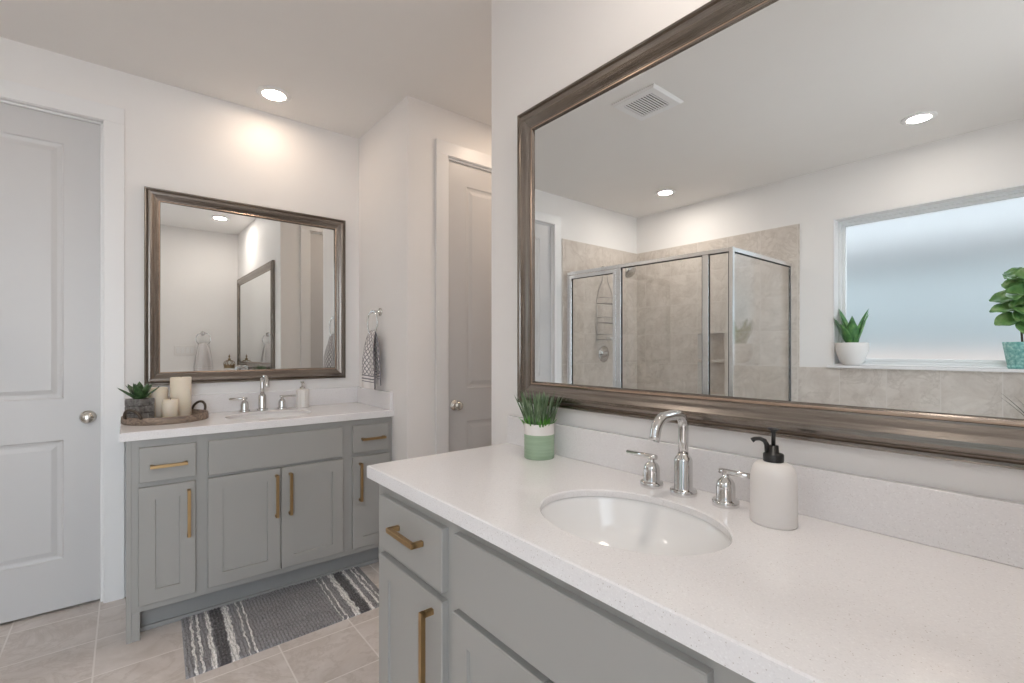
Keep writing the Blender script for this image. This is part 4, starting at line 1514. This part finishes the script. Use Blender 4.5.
# ------------------------------------------------------------------ bath tub deck and spiky plant
b = bm_new()
tx0, tx1 = XW + TT + 0.001, -1.16
ty0, ty1 = YB + 0.001, YS - 0.052
tz = 0.52
ox0, ox1, oy0, oy1 = tx0 + 0.20, tx1 - 0.08, ty0 + 0.16, ty1 - 0.16
lp = [[(tx0, ty0, 0), (tx1, ty0, 0), (tx1, ty1, 0), (tx0, ty1, 0)], [(tx0, ty0, tz), (tx1, ty0, tz), (tx1, ty1, tz), (tx0, ty1, tz)],
      [(ox0, oy0, tz), (ox1, oy0, tz), (ox1, oy1, tz), (ox0, oy1, tz)], [(ox0, oy0, tz - 0.05), (ox1, oy0, tz - 0.05), (ox1, oy1, tz - 0.05), (ox0, oy1, tz - 0.05)]]
loops_rect(b, lp)
solo('tub_deck', b, M['tile_xy'], 'beige tiled bathtub deck below the frosted window', 'tub deck')
b = bm_new()
ca, cb_ = (ox0 + ox1) / 2, (oy0 + oy1) / 2
n = 64
def se_ring(sx, sy, z, p=4.0):
    out = []
    for i in range(n):
        a = 2 * PI * i / n
        c_, s_ = math.cos(a), math.sin(a)
        out.append(b.verts.new((ca + sx * math.copysign(abs(c_) ** (2 / p), c_), cb_ + sy * math.copysign(abs(s_) ** (2 / p), s_), z)))
    return out
wx, wy = (ox1 - ox0) / 2, (oy1 - oy0) / 2
rg = [se_ring(wx + 0.025, wy + 0.025, tz + 0.002), se_ring(wx + 0.025, wy + 0.025, tz + 0.018), se_ring(wx - 0.005, wy - 0.005, tz + 0.026), se_ring(wx - 0.03, wy - 0.03, tz + 0.010),
      se_ring(wx - 0.06, wy - 0.09, tz - 0.28), se_ring(wx - 0.12, wy - 0.20, tz - 0.40), se_ring(0.02, 0.04, tz - 0.42)]
for A, B in zip(rg, rg[1:]):
    for i in range(n):
        j = (i + 1) % n
        f = b.faces.new((A[i], A[j], B[j], B[i])); f.smooth = True
b.faces.new(rg[-1])
solo('bathtub', b, M['tub'], 'white drop-in bathtub in the tiled deck', 'bathtub')

t = thing('spiky_plant', 'dark spiky-leaved plant on the tub deck against the tile band under the window', 'potted plant', (tx0 + 0.085, 0.10, tz + 0.0005))
b = bm_new()
lathe(b, [(0.0, 0.0), (0.052, 0.0), (0.057, 0.004), (0.068, 0.13), (0.068, 0.134), (0.063, 0.134), (0.061, 0.12), (0.0, 0.118)], 36)
obj('pot', b, M['stone'], t)
b = bm_new()
rs = random.Random(5)
for i in range(46):
    a = rs.uniform(0, 2 * PI)
    lean = rs.uniform(0.1, 0.72)
    L = rs.uniform(0.36, 0.54)
    blade(b, (0.02 * math.cos(a), 0.02 * math.sin(a), 0.116), (max(-0.072, L * math.sin(lean) * math.cos(a)), L * math.sin(lean) * math.sin(a), 0.116 + L * math.cos(lean)), 0.0042, 0.25, 7)
obj('leaves', b, M['spiky'], t)

# ------------------------------------------------------------------ crown ornament in the corner of the near countertop
t = thing('crown_ornament', 'antique gold crown ornament on a pale pedestal in the foreground countertop corner', 'ornament', (1.062, YB + 0.085, CT))
b = bm_new()
lathe(b, [(0.0, 0.0), (0.052, 0.0), (0.054, 0.004), (0.050, 0.012), (0.026, 0.022), (0.020, 0.045), (0.020, 0.125), (0.028, 0.142), (0.058, 0.150), (0.061, 0.156), (0.059, 0.162), (0.0, 0.162)], 36)
obj('pedestal', b, M['ceramic'], t)
b = bm_new()
z0 = 0.1625
lathe(b, [(0.050, z0), (0.056, z0), (0.058, z0 + 0.004), (0.0555, z0 + 0.012), (0.058, z0 + 0.030), (0.060, z0 + 0.036), (0.056, z0 + 0.037), (0.053, z0 + 0.02), (0.050, z0)], 40, cap=False)
obj('band', b, M['gold'], t)
b = bm_new()
for i in range(6):
    a = i * PI / 3
    pts = []
    for k in range(10):
        s = k / 9
        r = 0.056 + 0.014 * math.sin(PI * s * 0.9) - 0.056 * s ** 1.6
        pts.append((r * math.cos(a), r * math.sin(a), z0 + 0.031 + 0.062 * math.sin(s * PI / 2)))
    tube(b, pts, 0.0035, 8)
    a2 = a + PI / 6
    tube(b, [(0.057 * math.cos(a2), 0.057 * math.sin(a2), z0 + 0.033), (0.061 * math.cos(a2), 0.061 * math.sin(a2), z0 + 0.056)], [0.007, 0.001], 8)
obj('arch', b, M['gold'], t)
b = bm_new()
lathe(b, [(0.0, 0.0), (0.009, 0.002), (0.016, 0.012), (0.016, 0.020), (0.009, 0.030), (0.004, 0.036), (0.009, 0.046), (0.010, 0.056), (0.003, 0.070), (0.0, 0.084)], 20, c=(0, 0, z0 + 0.090))
obj('finial', b, M['gold'], t)
